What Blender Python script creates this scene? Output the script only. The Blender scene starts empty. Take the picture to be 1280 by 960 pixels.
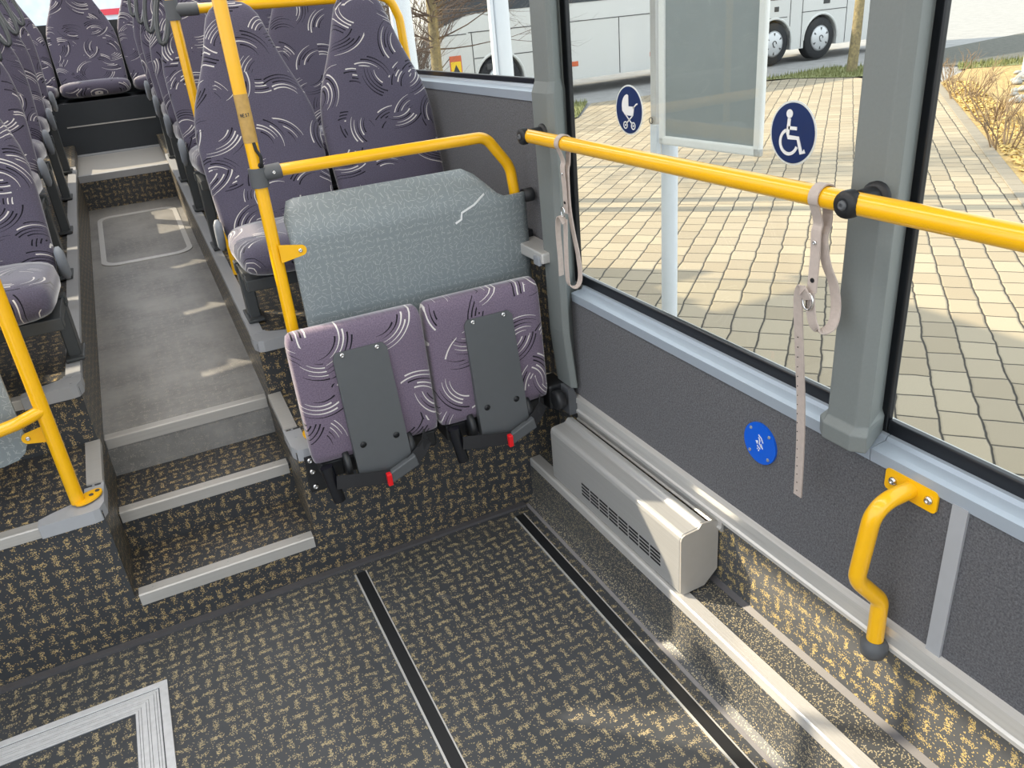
import bpy, math, random
from mathutils import Vector, Matrix
random.seed(7)
SC = bpy.context.scene
COL = SC.collection
pi = math.pi

# ------------------------------------------------------------------ camera, light, exposure
cam_d = bpy.data.cameras.new('camera'); cam = bpy.data.objects.new('camera', cam_d); COL.objects.link(cam)
cam_d.sensor_width = 36.0; cam_d.lens = 977.06 / 1280 * 36.0; cam_d.clip_start = 0.02; cam_d.clip_end = 400
right = Vector((0.89490965, -0.43785488, -0.0861384)); up = Vector((0.26044344, 0.35573074, 0.89756607)); back = Vector((-0.3623616, -0.82567472, 0.4323833))
m4 = Matrix.Identity(4)
for i in range(3):
    m4[i][0] = right[i]; m4[i][1] = up[i]; m4[i][2] = back[i]
m4[0][3], m4[1][3], m4[2][3] = 0.0, 0.0, 1.65
cam.matrix_world = m4
SC.camera = cam

w = bpy.data.worlds.new('sky'); SC.world = w; w.use_nodes = True
wn = w.node_tree.nodes; wl = w.node_tree.links
bg = wn['Background']; bg.inputs['Color'].default_value = (0.83, 0.91, 1.0, 1); bg.inputs['Strength'].default_value = 1.75
sun_d = bpy.data.lights.new('sun', 'SUN'); sun_d.energy = 7.0; sun_d.angle = math.radians(0.8); sun_d.color = (1.0, 0.86, 0.64)
sun = bpy.data.objects.new('sun', sun_d); COL.objects.link(sun); sun.location = (-8, 8, 9)
SUN_DIR = Vector((0.66, -0.66, -0.56)).normalized()
sun.rotation_euler = SUN_DIR.to_track_quat('-Z', 'Y').to_euler()
def area(name, loc, rot, sx, sy, e, col=(1, 0.97, 0.93)):
    d = bpy.data.lights.new(name, 'AREA'); d.shape = 'RECTANGLE'; d.size = sx; d.size_y = sy; d.energy = e; d.color = col
    o = bpy.data.objects.new(name, d); COL.objects.link(o); o.location = loc; o.rotation_euler = rot
    return o
# two unseen area lights added under the ceiling to brighten the interior
area('ceiling_fill', (0.45, 2.6, 2.38), (0, 0, 0), 0.25, 9.0, 34)
area('ceiling_fill', (-0.60, 2.6, 2.38), (0, 0, 0), 0.25, 9.0, 34)
SC.view_settings.view_transform = 'Standard'; SC.view_settings.look = 'None'
SC.view_settings.gamma = 1.0; SC.view_settings.use_curve_mapping = False
SC.view_settings.exposure = 0.35
SC.cycles.max_bounces = 10; SC.cycles.diffuse_bounces = 5; SC.cycles.transparent_max_bounces = 12
SC.cycles.sample_clamp_indirect = 6.0

# ------------------------------------------------------------------ materials
class NT:
    def __init__(s, name):
        s.mat = bpy.data.materials.new(name); s.mat.use_nodes = True
        s.t = s.mat.node_tree; s.n = s.t.nodes; s.l = s.t.links; s.b = s.n['Principled BSDF']
    def new(s, ty, **kw):
        n = s.n.new(ty)
        for k, v in kw.items(): setattr(n, k, v)
        return n
    def put(s, sock, v):
        if isinstance(v, bpy.types.NodeSocket): s.l.new(v, sock)
        elif isinstance(v, (tuple, list)) and len(v) == 3 and sock.type == 'RGBA': sock.default_value = (*v, 1)
        else: sock.default_value = v
    def m(s, op, a, b=None, c=None):
        n = s.new('ShaderNodeMath', operation=op)
        s.put(n.inputs[0], a)
        if b is not None: s.put(n.inputs[1], b)
        if c is not None: s.put(n.inputs[2], c)
        return n.outputs[0]
    def vm(s, op, a, b=None):
        n = s.new('ShaderNodeVectorMath', operation=op)
        s.put(n.inputs[0], a)
        if b is not None: s.put(n.inputs[3] if op == 'SCALE' else n.inputs[1], b)
        return n.outputs[1] if op in ('LENGTH', 'DOT_PRODUCT', 'DISTANCE') else n.outputs[0]
    def uv(s):
        return s.new('ShaderNodeTexCoord').outputs['UV']
    def objc(s):
        return s.new('ShaderNodeTexCoord').outputs['Object']
    def sep(s, v):
        n = s.new('ShaderNodeSeparateXYZ'); s.put(n.inputs[0], v); return n.outputs
    def comb(s, x, y, z=0.0):
        n = s.new('ShaderNodeCombineXYZ')
        s.put(n.inputs[0], x); s.put(n.inputs[1], y); s.put(n.inputs[2], z); return n.outputs[0]
    def noise(s, v, scale, detail=2.0, rough=0.5):
        n = s.new('ShaderNodeTexNoise'); s.put(n.inputs['Vector'], v)
        n.inputs['Scale'].default_value = scale; n.inputs['Detail'].default_value = detail; n.inputs['Roughness'].default_value = rough
        return n.outputs[0]
    def white(s, v):
        n = s.new('ShaderNodeTexWhiteNoise', noise_dimensions='3D'); s.put(n.inputs['Vector'], v); return n.outputs
    def mix(s, f, a, b):
        n = s.new('ShaderNodeMix', data_type='RGBA'); s.put(n.inputs[0], f); s.put(n.inputs[6], a); s.put(n.inputs[7], b); return n.outputs[2]
    def ramp(s, f, a, b):
        n = s.new('ShaderNodeMapRange'); s.put(n.inputs[0], f); n.inputs[1].default_value = a; n.inputs[2].default_value = b; return n.outputs[0]
    def bump(s, h, strength, dist=0.002):
        n = s.new('ShaderNodeBump'); n.inputs['Strength'].default_value = strength; n.inputs['Distance'].default_value = dist
        s.put(n.inputs['Height'], h); s.l.new(n.outputs[0], s.b.inputs['Normal'])
    def set(s, **kw):
        for k, v in kw.items(): s.put(s.b.inputs[k.replace('_', ' ')], v)

def plain(name, col, rough=0.5, metal=0.0, noise_amt=0.12, scale=40.0, bump=0.0, coat=0.0):
    t = NT(name); nz = t.noise(t.objc(), scale, 3.0)
    dark = tuple(c * (1 - noise_amt) for c in col); light = tuple(min(1, c * (1 + noise_amt)) for c in col)
    t.set(Base_Color=t.mix(nz, dark, light), Roughness=rough, Metallic=metal)
    t.b.inputs['Coat Weight'].default_value = coat
    if bump: t.bump(nz, bump)
    return t.mat

def vinyl(name, base, gold, cell=0.042, wear=0.0, rough=0.42, dashp=0.50, loose=0.030):
    t = NT(name); uv = t.uv()
    jn = t.new('ShaderNodeTexNoise'); t.put(jn.inputs['Vector'], uv); jn.inputs['Scale'].default_value = 60
    p = t.vm('ADD', uv, t.vm('SCALE', t.vm('SUBTRACT', jn.outputs[1], (0.5, 0.5, 0.5)), 0.014))
    q = t.vm('SCALE', p, 1 / cell); x, y, _ = t.sep(q)
    cx = t.m('FLOOR', x); cy = t.m('FLOOR', y)
    fx = t.m('SUBTRACT', t.m('FRACT', x), 0.5); fy = t.m('SUBTRACT', t.m('FRACT', y), 0.5)
    par = t.m('ABSOLUTE', t.m('MODULO', t.m('ADD', cx, cy), 2.0))
    def pick(a, b): return t.m('ADD', t.m('MULTIPLY', a, par), t.m('MULTIPLY', b, t.m('SUBTRACT', 1.0, par)))
    al = t.m('ABSOLUTE', pick(fx, fy)); ac = t.m('ABSOLUTE', pick(fy, fx))
    dash = t.m('MULTIPLY', t.ramp(al, 0.50, 0.36), t.ramp(ac, 0.22, 0.05))
    sp = t.vm('FLOOR', t.vm('SCALE', uv, 1 / 0.0023)); wv, wc = t.white(sp)
    prob = t.m('ADD', t.m('MULTIPLY', dash, dashp * (1 - wear)), loose)
    hit = t.m('LESS_THAN', wv, prob)
    x2, y2, z2 = t.sep(wc)
    g = t.mix(y2, gold, tuple(0.55 * c + 0.10 for c in gold))
    bs = t.mix(t.noise(uv, 9.0, 4.0), tuple(c * 0.8 for c in base), tuple(c * 1.2 for c in base))
    if wear:
        bs = t.mix(t.ramp(t.noise(uv, 4.0, 5.0, 0.65), 0.35, 0.7), bs, tuple(c * 1.6 + 0.03 for c in base))
        g = t.mix(0.5, g, tuple(c * 2 for c in base))
    t.set(Base_Color=t.mix(hit, bs, g), Roughness=rough)
    t.b.inputs['Specular IOR Level'].default_value = 0.5
    t.bump(wv, 0.15, 0.0004)
    return t.mat

def fabric(name, base):
    t = NT(name); uv0 = t.uv()
    oi = t.new('ShaderNodeObjectInfo')
    uv0 = t.vm('ADD', uv0, t.comb(t.m('MULTIPLY', oi.outputs['Random'], 7.3), t.m('MULTIPLY', oi.outputs['Random'], 3.1)))
    col = t.mix(t.ramp(t.noise(uv0, 260.0, 3.0, 0.8), 0.3, 0.7), tuple(c * 0.62 for c in base), tuple(c * 1.38 for c in base))
    col = t.mix(t.m('MULTIPLY', t.noise(uv0, 12.0, 3.0), 0.35), col, tuple(c * 0.8 for c in base))
    free = 1.0
    for li, (cell, off) in enumerate(((0.168, (0.0, 0.0, 0.0)), (0.186, (0.084, 0.071, 5.0)), (0.158, (0.041, 0.113, 9.0)))):
        q = t.vm('ADD', t.vm('SCALE', uv0, 1 / cell), (off[0] / cell, off[1] / cell, 0)); x, y, _ = t.sep(q)
        # rows shifted so that the clusters do not line up
        x = t.m('ADD', x, t.m('MULTIPLY', t.m('MODULO', t.m('FLOOR', y), 2.0), 0.5))
        cx = t.m('FLOOR', x); cy = t.m('FLOOR', y)
        rv, rc = t.white(t.comb(cx, cy, off[2])); r1, r2, r3 = t.sep(rc)
        px = t.m('ADD', t.m('SUBTRACT', t.m('FRACT', x), 0.5), t.m('MULTIPLY', t.m('SUBTRACT', r1, 0.5), 0.16))
        py = t.m('ADD', t.m('SUBTRACT', t.m('FRACT', y), 0.5), t.m('MULTIPLY', t.m('SUBTRACT', r2, 0.5), 0.16))
        ang = t.m('ADD', t.m('MULTIPLY', r3, 2.6), t.m('MULTIPLY', t.m('GREATER_THAN', r1, 0.5), pi))
        ca = t.m('COSINE', ang); sa = t.m('SINE', ang)
        qx = t.m('SUBTRACT', t.m('MULTIPLY', px, ca), t.m('MULTIPLY', py, sa))
        qy = t.m('ADD', t.m('MULTIPLY', px, sa), t.m('MULTIPLY', py, ca))
        qx = t.m('ADD', qx, 0.085 / cell)
        rr = t.m('MULTIPLY', t.m('SQRT', t.m('ADD', t.m('MULTIPLY', qx, qx), t.m('MULTIPLY', qy, qy))), cell)
        th = t.m('ARCTAN2', qy, qx)
        k0 = t.m('DIVIDE', rr, 0.0122); k = t.m('FLOOR', k0)
        kr, kc = t.white(t.comb(k, cx, cy)); k1, k2, k3 = t.sep(kc)
        span = t.m('ADD', 0.42, t.m('MULTIPLY', k1, 0.30))
        tt = t.m('DIVIDE', t.m('SUBTRACT', th, t.m('MULTIPLY', t.m('SUBTRACT', k2, 0.5), 0.5)), span)
        width = t.m('MULTIPLY', t.m('ADD', 0.035, t.m('MULTIPLY', t.m('ADD', tt, 1.0), 0.085)), 1.0)
        inside = t.m('LESS_THAN', t.m('ABSOLUTE', t.m('SUBTRACT', t.m('FRACT', k0), 0.5)), width)
        inang = t.m('LESS_THAN', t.m('ABSOLUTE', tt), 1.0)
        inr = t.m('MULTIPLY', t.m('GREATER_THAN', k, 4.5), t.m('LESS_THAN', k, 9.5))
        mask = t.m('MULTIPLY', t.m('MULTIPLY', t.m('MULTIPLY', inside, inang), inr), free)
        if li == 2: mask = t.m('MULTIPLY', mask, t.m('GREATER_THAN', rv, 0.5))
        near = t.m('MULTIPLY', t.m('MULTIPLY', t.m('GREATER_THAN', k, 3.5), t.m('LESS_THAN', k, 10.5)), t.m('LESS_THAN', t.m('ABSOLUTE', th), 0.75))
        free = t.m('MULTIPLY', free, t.m('SUBTRACT', 1.0, near))
        c2 = t.mix(t.m('GREATER_THAN', k3, 0.52), (0.012, 0.011, 0.016), (0.66, 0.63, 0.60))
        col = t.mix(mask, col, c2)
    t.set(Base_Color=col, Roughness=0.95)
    t.b.inputs['Sheen Weight'].default_value = 0.6; t.b.inputs['Sheen Roughness'].default_value = 0.4
    t.b.inputs['Specular IOR Level'].default_value = 0.1
    t.bump(t.noise(uv0, 500.0, 2.0), 0.25, 0.001)
    return t.mat

def laminate(name, base, dashc):
    t = NT(name); uv = t.uv(); col = base; first = True
    c = t.mix(t.noise(uv, 6.0, 2.0), tuple(v * 0.94 for v in base), tuple(v * 1.06 for v in base))
    for cell, off in ((0.0185, 0.0), (0.0205, 0.37), (0.0230, 0.71)):
        q = t.vm('ADD', t.vm('SCALE', uv, 1 / cell), (off, off * 1.7, 0)); x, y, _ = t.sep(q)
        cx = t.m('FLOOR', x); cy = t.m('FLOOR', y); rv, rc = t.white(t.comb(cx, cy, off)); r1, r2, r3 = t.sep(rc)
        jx = t.m('MULTIPLY', t.m('SUBTRACT', r2, 0.5), 0.42); jy = t.m('MULTIPLY', t.m('SUBTRACT', rv, 0.5), 0.42)
        px = t.m('ADD', t.m('SUBTRACT', t.m('FRACT', x), 0.5), jx); py = t.m('ADD', t.m('SUBTRACT', t.m('FRACT', y), 0.5), jy)
        a = t.m('MULTIPLY', r3, pi); ca = t.m('COSINE', a); sa = t.m('SINE', a)
        qx = t.m('SUBTRACT', t.m('MULTIPLY', px, ca), t.m('MULTIPLY', py, sa)); qy = t.m('ADD', t.m('MULTIPLY', px, sa), t.m('MULTIPLY', py, ca))
        bend = t.m('MULTIPLY', t.m('MULTIPLY', qx, qx), t.m('MULTIPLY', t.m('SUBTRACT', r1, 0.5), 1.6))
        mask = t.m('MULTIPLY', t.m('LESS_THAN', t.m('ABSOLUTE', qx), 0.31), t.m('LESS_THAN', t.m('ABSOLUTE', t.m('ADD', qy, bend)), 0.034))
        c = t.mix(mask, c, dashc)
    t.set(Base_Color=c, Roughness=0.38)
    return t.mat

def carpet(name, base):
    t = NT(name); o = t.objc()
    n1 = t.noise(o, 230.0, 3.0, 0.85); n2 = t.noise(o, 90.0, 3.0)
    c = t.mix(t.ramp(n1, 0.3, 0.7), tuple(v * 0.45 for v in base), tuple(v * 1.7 for v in base))
    c = t.mix(t.m('MULTIPLY', n2, 0.25), c, base)
    t.set(Base_Color=c, Roughness=1.0); t.b.inputs['Specular IOR Level'].default_value = 0.05
    t.b.inputs['Sheen Weight'].default_value = 0.15
    t.bump(n1, 0.4, 0.002)
    return t.mat

def brushed(name, col=(0.62, 0.62, 0.61), rough=0.34, metal=0.85, axis='Y'):
    t = NT(name); o = t.objc()
    s = {'X': (3, 300, 300), 'Y': (300, 3, 300), 'Z': (300, 300, 3)}[axis]
    mp = t.vm('MULTIPLY', o, s); nz = t.noise(mp, 1.0, 3.0)
    t.set(Base_Color=t.mix(nz, tuple(c * 0.86 for c in col), tuple(min(1, c * 1.1) for c in col)), Roughness=t.m('ADD', rough - 0.06, t.m('MULTIPLY', nz, 0.12)), Metallic=metal)
    return t.mat

def tinted_glass(name, tint, gloss=0.05):
    t = NT(name); tr = t.new('ShaderNodeBsdfTransparent'); tr.inputs[0].default_value = (*tint, 1)
    gl = t.new('ShaderNodeBsdfGlossy'); gl.inputs['Roughness'].default_value = 0.02
    fr = t.new('ShaderNodeFresnel'); fr.inputs[0].default_value = 1.35
    mx = t.new('ShaderNodeMixShader'); t.l.new(t.m('MULTIPLY', fr.outputs[0], 0.07), mx.inputs[0])
    t.l.new(tr.outputs[0], mx.inputs[1]); t.l.new(gl.outputs[0], mx.inputs[2])
    t.l.new(mx.outputs[0], t.n['Material Output'].inputs['Surface'])
    return t.mat

def pavers(name):
    t = NT(name); o = t.objc(); x, y, _ = t.sep(o)
    hx, hy = 0.73409, 0.67905
    jn = t.new('ShaderNodeTexNoise'); t.put(jn.inputs['Vector'], o); jn.inputs['Scale'].default_value = 5
    jx, jy, _ = t.sep(jn.outputs[1])
    u = t.m('ADD', t.m('SUBTRACT', t.m('MULTIPLY', x, hy), t.m('MULTIPLY', y, hx)), t.m('MULTIPLY', t.m('SUBTRACT', jx, 0.5), 0.035))
    v = t.m('ADD', t.m('ADD', t.m('MULTIPLY', x, hx), t.m('MULTIPLY', y, hy)), t.m('MULTIPLY', t.m('SUBTRACT', jy, 0.5), 0.035))
    ru = t.m('DIVIDE', t.m('SUBTRACT', u, 0.58), 0.187); row = t.m('FLOOR', ru)
    rr, _c = t.white(t.comb(row, 3.0, 1.0))
    cv = t.m('ADD', t.m('DIVIDE', v, 0.245), rr); ci = t.m('FLOOR', cv)
    du = t.m('MULTIPLY', t.m('SUBTRACT', 0.5, t.m('ABSOLUTE', t.m('SUBTRACT', t.m('FRACT', ru), 0.5))), 0.187)
    dv = t.m('MULTIPLY', t.m('SUBTRACT', 0.5, t.m('ABSOLUTE', t.m('SUBTRACT', t.m('FRACT', cv), 0.5))), 0.245)
    dj = t.m('MINIMUM', du, dv)
    joint = t.ramp(dj, 0.008, 0.003)
    sv, sc = t.white(t.comb(row, ci, 8.0)); s1, s2, s3 = t.sep(sc)
    c = t.mix(s1, (0.34, 0.275, 0.185), (0.46, 0.385, 0.27)); c = t.mix(t.m('MULTIPLY', s2, 0.30), c, (0.33, 0.285, 0.22))
    c = t.mix(t.m('MULTIPLY', t.noise(o, 120.0, 3.0), 0.45), c, (0.22, 0.185, 0.14))
    c = t.mix(joint, c, (0.04, 0.034, 0.027))
    t.set(Base_Color=c, Roughness=0.9); t.bump(t.ramp(dj, 0.0, 0.014), 0.6, 0.01)
    return t.mat

def grainy(name, a, b, scale=30.0, rough=0.95, bump=0.5):
    t = NT(name); nz = t.noise(t.objc(), scale, 5.0, 0.7)
    t.set(Base_Color=t.mix(t.ramp(nz, 0.3, 0.7), a, b), Roughness=rough); t.bump(nz, bump, 0.02)
    return t.mat

GOLD = (0.50, 0.35, 0.13)
M = dict(
    vinyl_ledge=vinyl('vinyl_ledge', (0.058, 0.062, 0.067), (0.46, 0.38, 0.22), dashp=0.08, loose=0.13),
    vinyl_kick=vinyl('vinyl_kick', (0.060, 0.064, 0.070), (0.52, 0.37, 0.11), dashp=0.52, loose=0.05),
    vinyl_bay=vinyl('vinyl_bay_floor', (0.052, 0.056, 0.062), (0.45, 0.35, 0.17)),
    vinyl=vinyl('vinyl_floor', (0.036, 0.039, 0.044), GOLD, dashp=0.43),
    vinyl_worn_sheen=vinyl('vinyl_floor_worn_sheen', (0.185, 0.182, 0.176), (0.30, 0.26, 0.20), wear=0.28, rough=0.32),  # aisle: some wear, plus grazing reflection painted in as a paler base
    vinyl_fine=vinyl('vinyl_fine', (0.058, 0.062, 0.066), (0.42, 0.40, 0.34), cell=0.03),
    weld=plain('vinyl_weld', (0.26, 0.25, 0.255), 0.5),
    joint=plain('vinyl_joint', (0.085, 0.080, 0.084), 0.5),
    fabric=fabric('seat_fabric', (0.104, 0.094, 0.134)),
    fabric_pale=fabric('seat_fabric_pale', (0.165, 0.130, 0.180)),  # paler, more purple copy of the seat fabric for the folded seats
    laminate=laminate('laminate', (0.200, 0.232, 0.245), (0.34, 0.37, 0.37)),
    carpet=carpet('wall_carpet', (0.100, 0.100, 0.108)),
    yellow=plain('yellow_paint', (0.90, 0.475, 0.004), 0.28, noise_amt=0.04, coat=0.4),
    tape=plain('brown_tape', (0.48, 0.30, 0.085), 0.3, noise_amt=0.35, scale=60),
    alu=brushed('aluminium', (0.64, 0.63, 0.61), 0.36, 0.45, axis='Y'), alux=brushed('aluminium_cross', (0.50, 0.485, 0.46), 0.4, 0.35, axis='X'),
    heater=brushed('heater_metal', (0.52, 0.52, 0.51), 0.34, 0.45),
    heater_end=plain('heater_end_paint', (0.46, 0.44, 0.41), 0.45, 0.3, noise_amt=0.03),
    greytrim=plain('grey_trim', (0.36, 0.37, 0.39), 0.38, 0.0, noise_amt=0.04),
    sill=plain('sill_aluminium', (0.36, 0.41, 0.47), 0.36, 0.15, noise_amt=0.03),  # sky reflection painted into the base colour as a light blue
    pillar=plain('pillar_plastic', (0.165, 0.182, 0.178), 0.55, noise_amt=0.06, scale=200, bump=0.1),
    dark=plain('dark_plastic', (0.016, 0.017, 0.019), 0.42, noise_amt=0.1),
    panelgrey=plain('grey_plate', (0.088, 0.094, 0.100), 0.45, noise_amt=0.05),
    clampgrey=plain('clamp_grey', (0.085, 0.090, 0.098), 0.5, noise_amt=0.06),
    leg=plain('leg_grey', (0.060, 0.066, 0.070), 0.40, 0.2, noise_amt=0.06),
    cover=plain('cover_grey', (0.26, 0.28, 0.31), 0.45, noise_amt=0.04),
    black=plain('black_rubber', (0.008, 0.009, 0.011), 0.5, noise_amt=0.1),
    gloss=plain('black_gloss', (0.005, 0.006, 0.009), 0.28, noise_amt=0.05),
    belt=plain('belt_webbing', (0.012, 0.012, 0.014), 0.7, scale=300),
    red=plain('red_button', (0.75, 0.01, 0.015), 0.35, noise_amt=0.04),
    leather=plain('strap_leather', (0.46, 0.39, 0.35), 0.7, noise_amt=0.15, scale=90),
    chrome=plain('chrome', (0.72, 0.72, 0.72), 0.18, 1.0, noise_amt=0.03),
    blue=plain('sign_blue', (0.001, 0.020, 0.120), 0.6, noise_amt=0.03),
    bright_blue=plain('plate_blue', (0.004, 0.105, 0.62), 0.35, noise_amt=0.03),
    white=plain('sign_white', (0.78, 0.79, 0.80), 0.4, noise_amt=0.02),
    post=plain('post_white', (0.74, 0.78, 0.83), 0.42, noise_amt=0.04),
    notice=plain('notice_grey', (0.30, 0.33, 0.335), 0.5, noise_amt=0.04, scale=8),
    glass=tinted_glass('tinted_glass', (0.93, 0.94, 0.92)), clear=tinted_glass('clear_glass', (0.93, 0.94, 0.93)),
    coach=plain('coach_white', (0.62, 0.62, 0.60), 0.25, noise_amt=0.02, coat=0.5),
    seam=plain('coach_seam', (0.05, 0.05, 0.05), 0.6), tyre=plain('tyre', (0.018, 0.019, 0.021), 0.75),
    hub=plain('hub_silver', (0.60, 0.61, 0.62), 0.35, 0.4, noise_amt=0.04),
    orange=plain('marker_orange', (0.60, 0.13, 0.05), 0.3), warn=plain('warning_yellow', (0.90, 0.58, 0.02), 0.4),
    coachglass=plain('coach_glass', (0.02, 0.025, 0.03), 0.05, noise_amt=0.02),
    pavers=pavers('pavers'), asphalt=grainy('asphalt', (0.26, 0.255, 0.25), (0.36, 0.35, 0.34), 3.0, bump=0.1),
    grass=grainy('grass_ground', (0.14, 0.16, 0.06), (0.27, 0.27, 0.11), 25), mulch=grainy('mulch', (0.22, 0.14, 0.055), (0.60, 0.44, 0.19), 22),
    setts=grainy('dark_setts', (0.07, 0.07, 0.06), (0.15, 0.145, 0.12), 8), slab=plain('concrete_slab', (0.55, 0.55, 0.53), 0.9, scale=90),
    stone=plain('gravel_stone', (0.36, 0.355, 0.34), 0.9, noise_amt=0.25, scale=9), twig=plain('twig', (0.27, 0.19, 0.12), 0.9, noise_amt=0.3),
    dryleaf=plain('dry_leaf', (0.58, 0.42, 0.16), 0.9, noise_amt=0.3), bark=grainy('bark', (0.13, 0.105, 0.075), (0.36, 0.29, 0.14), 14),
    bush=plain('bush_twig', (0.13, 0.095, 0.075), 0.95, noise_amt=0.3), ceiling=plain('ceiling_white', (0.72, 0.72, 0.70), 0.7),
    rearpanel=plain('rear_panel', (0.020, 0.025, 0.031), 0.4), fascia=plain('red_fascia', (0.62, 0.05, 0.07), 0.6),
    facade=plain('pale_facade', (0.66, 0.74, 0.78), 0.6, noise_amt=0.3, scale=2), grassblade=plain('grass_blade', (0.16, 0.24, 0.05), 0.9, noise_amt=0.4),
)

# ------------------------------------------------------------------ mesh builder
def fillet(pts, rad, seg=6):
    pts = [Vector(p) for p in pts]
    if not isinstance(rad, (list, tuple)): rad = [rad] * len(pts)
    out = [pts[0]]
    for i in range(1, len(pts) - 1):
        a, b, c = pts[i - 1], pts[i], pts[i + 1]
        u = (a - b).normalized(); v = (c - b).normalized(); r = rad[i]
        ang = u.angle(v)
        if ang > pi - 0.02 or r <= 0: out.append(b); continue
        d = min(r / math.tan(ang / 2), (a - b).length * 0.49, (c - b).length * 0.49); r2 = d * math.tan(ang / 2)
        p0 = b + u * d; p1 = b + v * d; cen = b + (u + v).normalized() * (r2 / math.sin(ang / 2))
        a0 = p0 - cen; a1 = p1 - cen; tot = a0.angle(a1)
        for k in range(seg + 1):
            f = k / seg
            out.append(cen + (a0 * math.sin((1 - f) * tot) + a1 * math.sin(f * tot)) / math.sin(tot))
    out.append(pts[-1]); return out

class MB:
    def __init__(s): s.v = []; s.f = []; s.sm = []
    def add(s, vs, fs, smooth=False):
        b = len(s.v); s.v += [Vector(v) for v in vs]
        for f in fs: s.f.append(tuple(b + i for i in f)); s.sm.append(smooth)
        return s
    def box(s, x0, x1, y0, y1, z0, z1):
        vs = [(x, y, z) for z in (z0, z1) for y in (y0, y1) for x in (x0, x1)]
        return s.add(vs, [(0, 2, 3, 1), (4, 5, 7, 6), (0, 1, 5, 4), (2, 6, 7, 3), (0, 4, 6, 2), (1, 3, 7, 5)])
    def quad(s, a, b, c, d): return s.add([a, b, c, d], [(0, 1, 2, 3)])
    def hexa(s, lo, hi):
        return s.add(list(lo) + list(hi), [(3, 2, 1, 0), (4, 5, 6, 7), (0, 1, 5, 4), (1, 2, 6, 5), (2, 3, 7, 6), (3, 0, 4, 7)])
    def prism(s, poly, vec, smooth=False):
        n = len(poly); vec = Vector(vec); a = [Vector(p) for p in poly]
        s.add(a + [p + vec for p in a], [tuple(range(n - 1, -1, -1)), tuple(range(n, 2 * n))], False)
        s.add(a + [p + vec for p in a], [(i, (i + 1) % n, n + (i + 1) % n, n + i) for i in range(n)], smooth)
        return s
    def tube(s, pts, r, seg=14, cap=True, radii=None):
        pts = [Vector(p) for p in pts]; n = len(pts); vs = []; fs = []
        t0 = (pts[1] - pts[0]).normalized(); ref = Vector((0, 0, 1)) if abs(t0.z) < 0.9 else Vector((1, 0, 0))
        nrm = (ref - t0 * ref.dot(t0)).normalized()
        for i, p in enumerate(pts):
            t = ((pts[min(i + 1, n - 1)] - pts[max(i - 1, 0)])).normalized()
            nrm = (nrm - t * nrm.dot(t)).normalized(); bn = t.cross(nrm); rr = radii[i] if radii else r
            for k in range(seg):
                a = 2 * pi * k / seg; vs.append(p + nrm * math.cos(a) * rr + bn * math.sin(a) * rr)
        for i in range(n - 1):
            for k in range(seg):
                k2 = (k + 1) % seg; fs.append((i * seg + k, i * seg + k2, (i + 1) * seg + k2, (i + 1) * seg + k))
        s.add(vs, fs, True)
        if cap:
            s.add(vs[:seg], [tuple(range(seg - 1, -1, -1))]); s.add(vs[-seg:], [tuple(range(seg))])
        return s
    def strap(s, pts, wdir, width, thick, n=5):
        P_ = [Vector(p) for p in pts]; W_ = [Vector(wdir[i] if isinstance(wdir, list) else wdir) for i in range(len(P_))]
        out = []; wo = []
        for i in range(len(P_) - 1):
            a, b, c, d = P_[max(i - 1, 0)], P_[i], P_[i + 1], P_[min(i + 2, len(P_) - 1)]
            for k in range(n):
                t = k / n; out.append(0.5 * (2 * b + (c - a) * t + (2 * a - 5 * b + 4 * c - d) * t * t + (3 * b - a - 3 * c + d) * t ** 3)); wo.append(W_[i].lerp(W_[i + 1], t))
        return s.ribbon(out + [P_[-1]], wo + [W_[-1]], width, thick)
    def ribbon(s, pts, wdir, width, thick):
        # flat strap along pts; wdir: width direction (a vector or one per point)
        pts = [Vector(p) for p in pts]; n = len(pts); vs = []; fs = []
        for i, p in enumerate(pts):
            t = (pts[min(i + 1, n - 1)] - pts[max(i - 1, 0)]).normalized()
            wd = Vector(wdir[i] if isinstance(wdir, list) else wdir); wd = (wd - t * wd.dot(t)).normalized(); nn = t.cross(wd)
            for a, b in ((-1, -1), (1, -1), (1, 1), (-1, 1)): vs.append(p + wd * a * width / 2 + nn * b * thick / 2)
        for i in range(n - 1):
            for k in range(4):
                k2 = (k + 1) % 4; fs.append((i * 4 + k, i * 4 + k2, i * 4 + 4 + k2, i * 4 + 4 + k))
        fs += [(3, 2, 1, 0), tuple(range(n * 4 - 4, n * 4))]
        return s.add(vs, fs)
    def lathe(s, prof, c, axis='Z', seg=24, smooth=True):
        # prof: (radius, height) pairs along axis from c
        vs = []; fs = []; n = len(prof); c = Vector(c)
        ax = {'X': (Vector((1, 0, 0)), Vector((0, 1, 0)), Vector((0, 0, 1))), 'Y': (Vector((0, 1, 0)), Vector((0, 0, 1)), Vector((1, 0, 0))), 'Z': (Vector((0, 0, 1)), Vector((1, 0, 0)), Vector((0, 1, 0)))}[axis] if isinstance(axis, str) else axis
        for r, h in prof:
            for k in range(seg):
                a = 2 * pi * k / seg; vs.append(c + ax[0] * h + ax[1] * r * math.cos(a) + ax[2] * r * math.sin(a))
        for i in range(n - 1):
            for k in range(seg):
                k2 = (k + 1) % seg; fs.append((i * seg + k, i * seg + k2, i * seg + seg + k2, i * seg + seg + k))
        s.add(vs, fs, smooth); s.add(vs[:seg], [tuple(range(seg - 1, -1, -1))]); s.add(vs[-seg:], [tuple(range(seg))])
        return s
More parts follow.
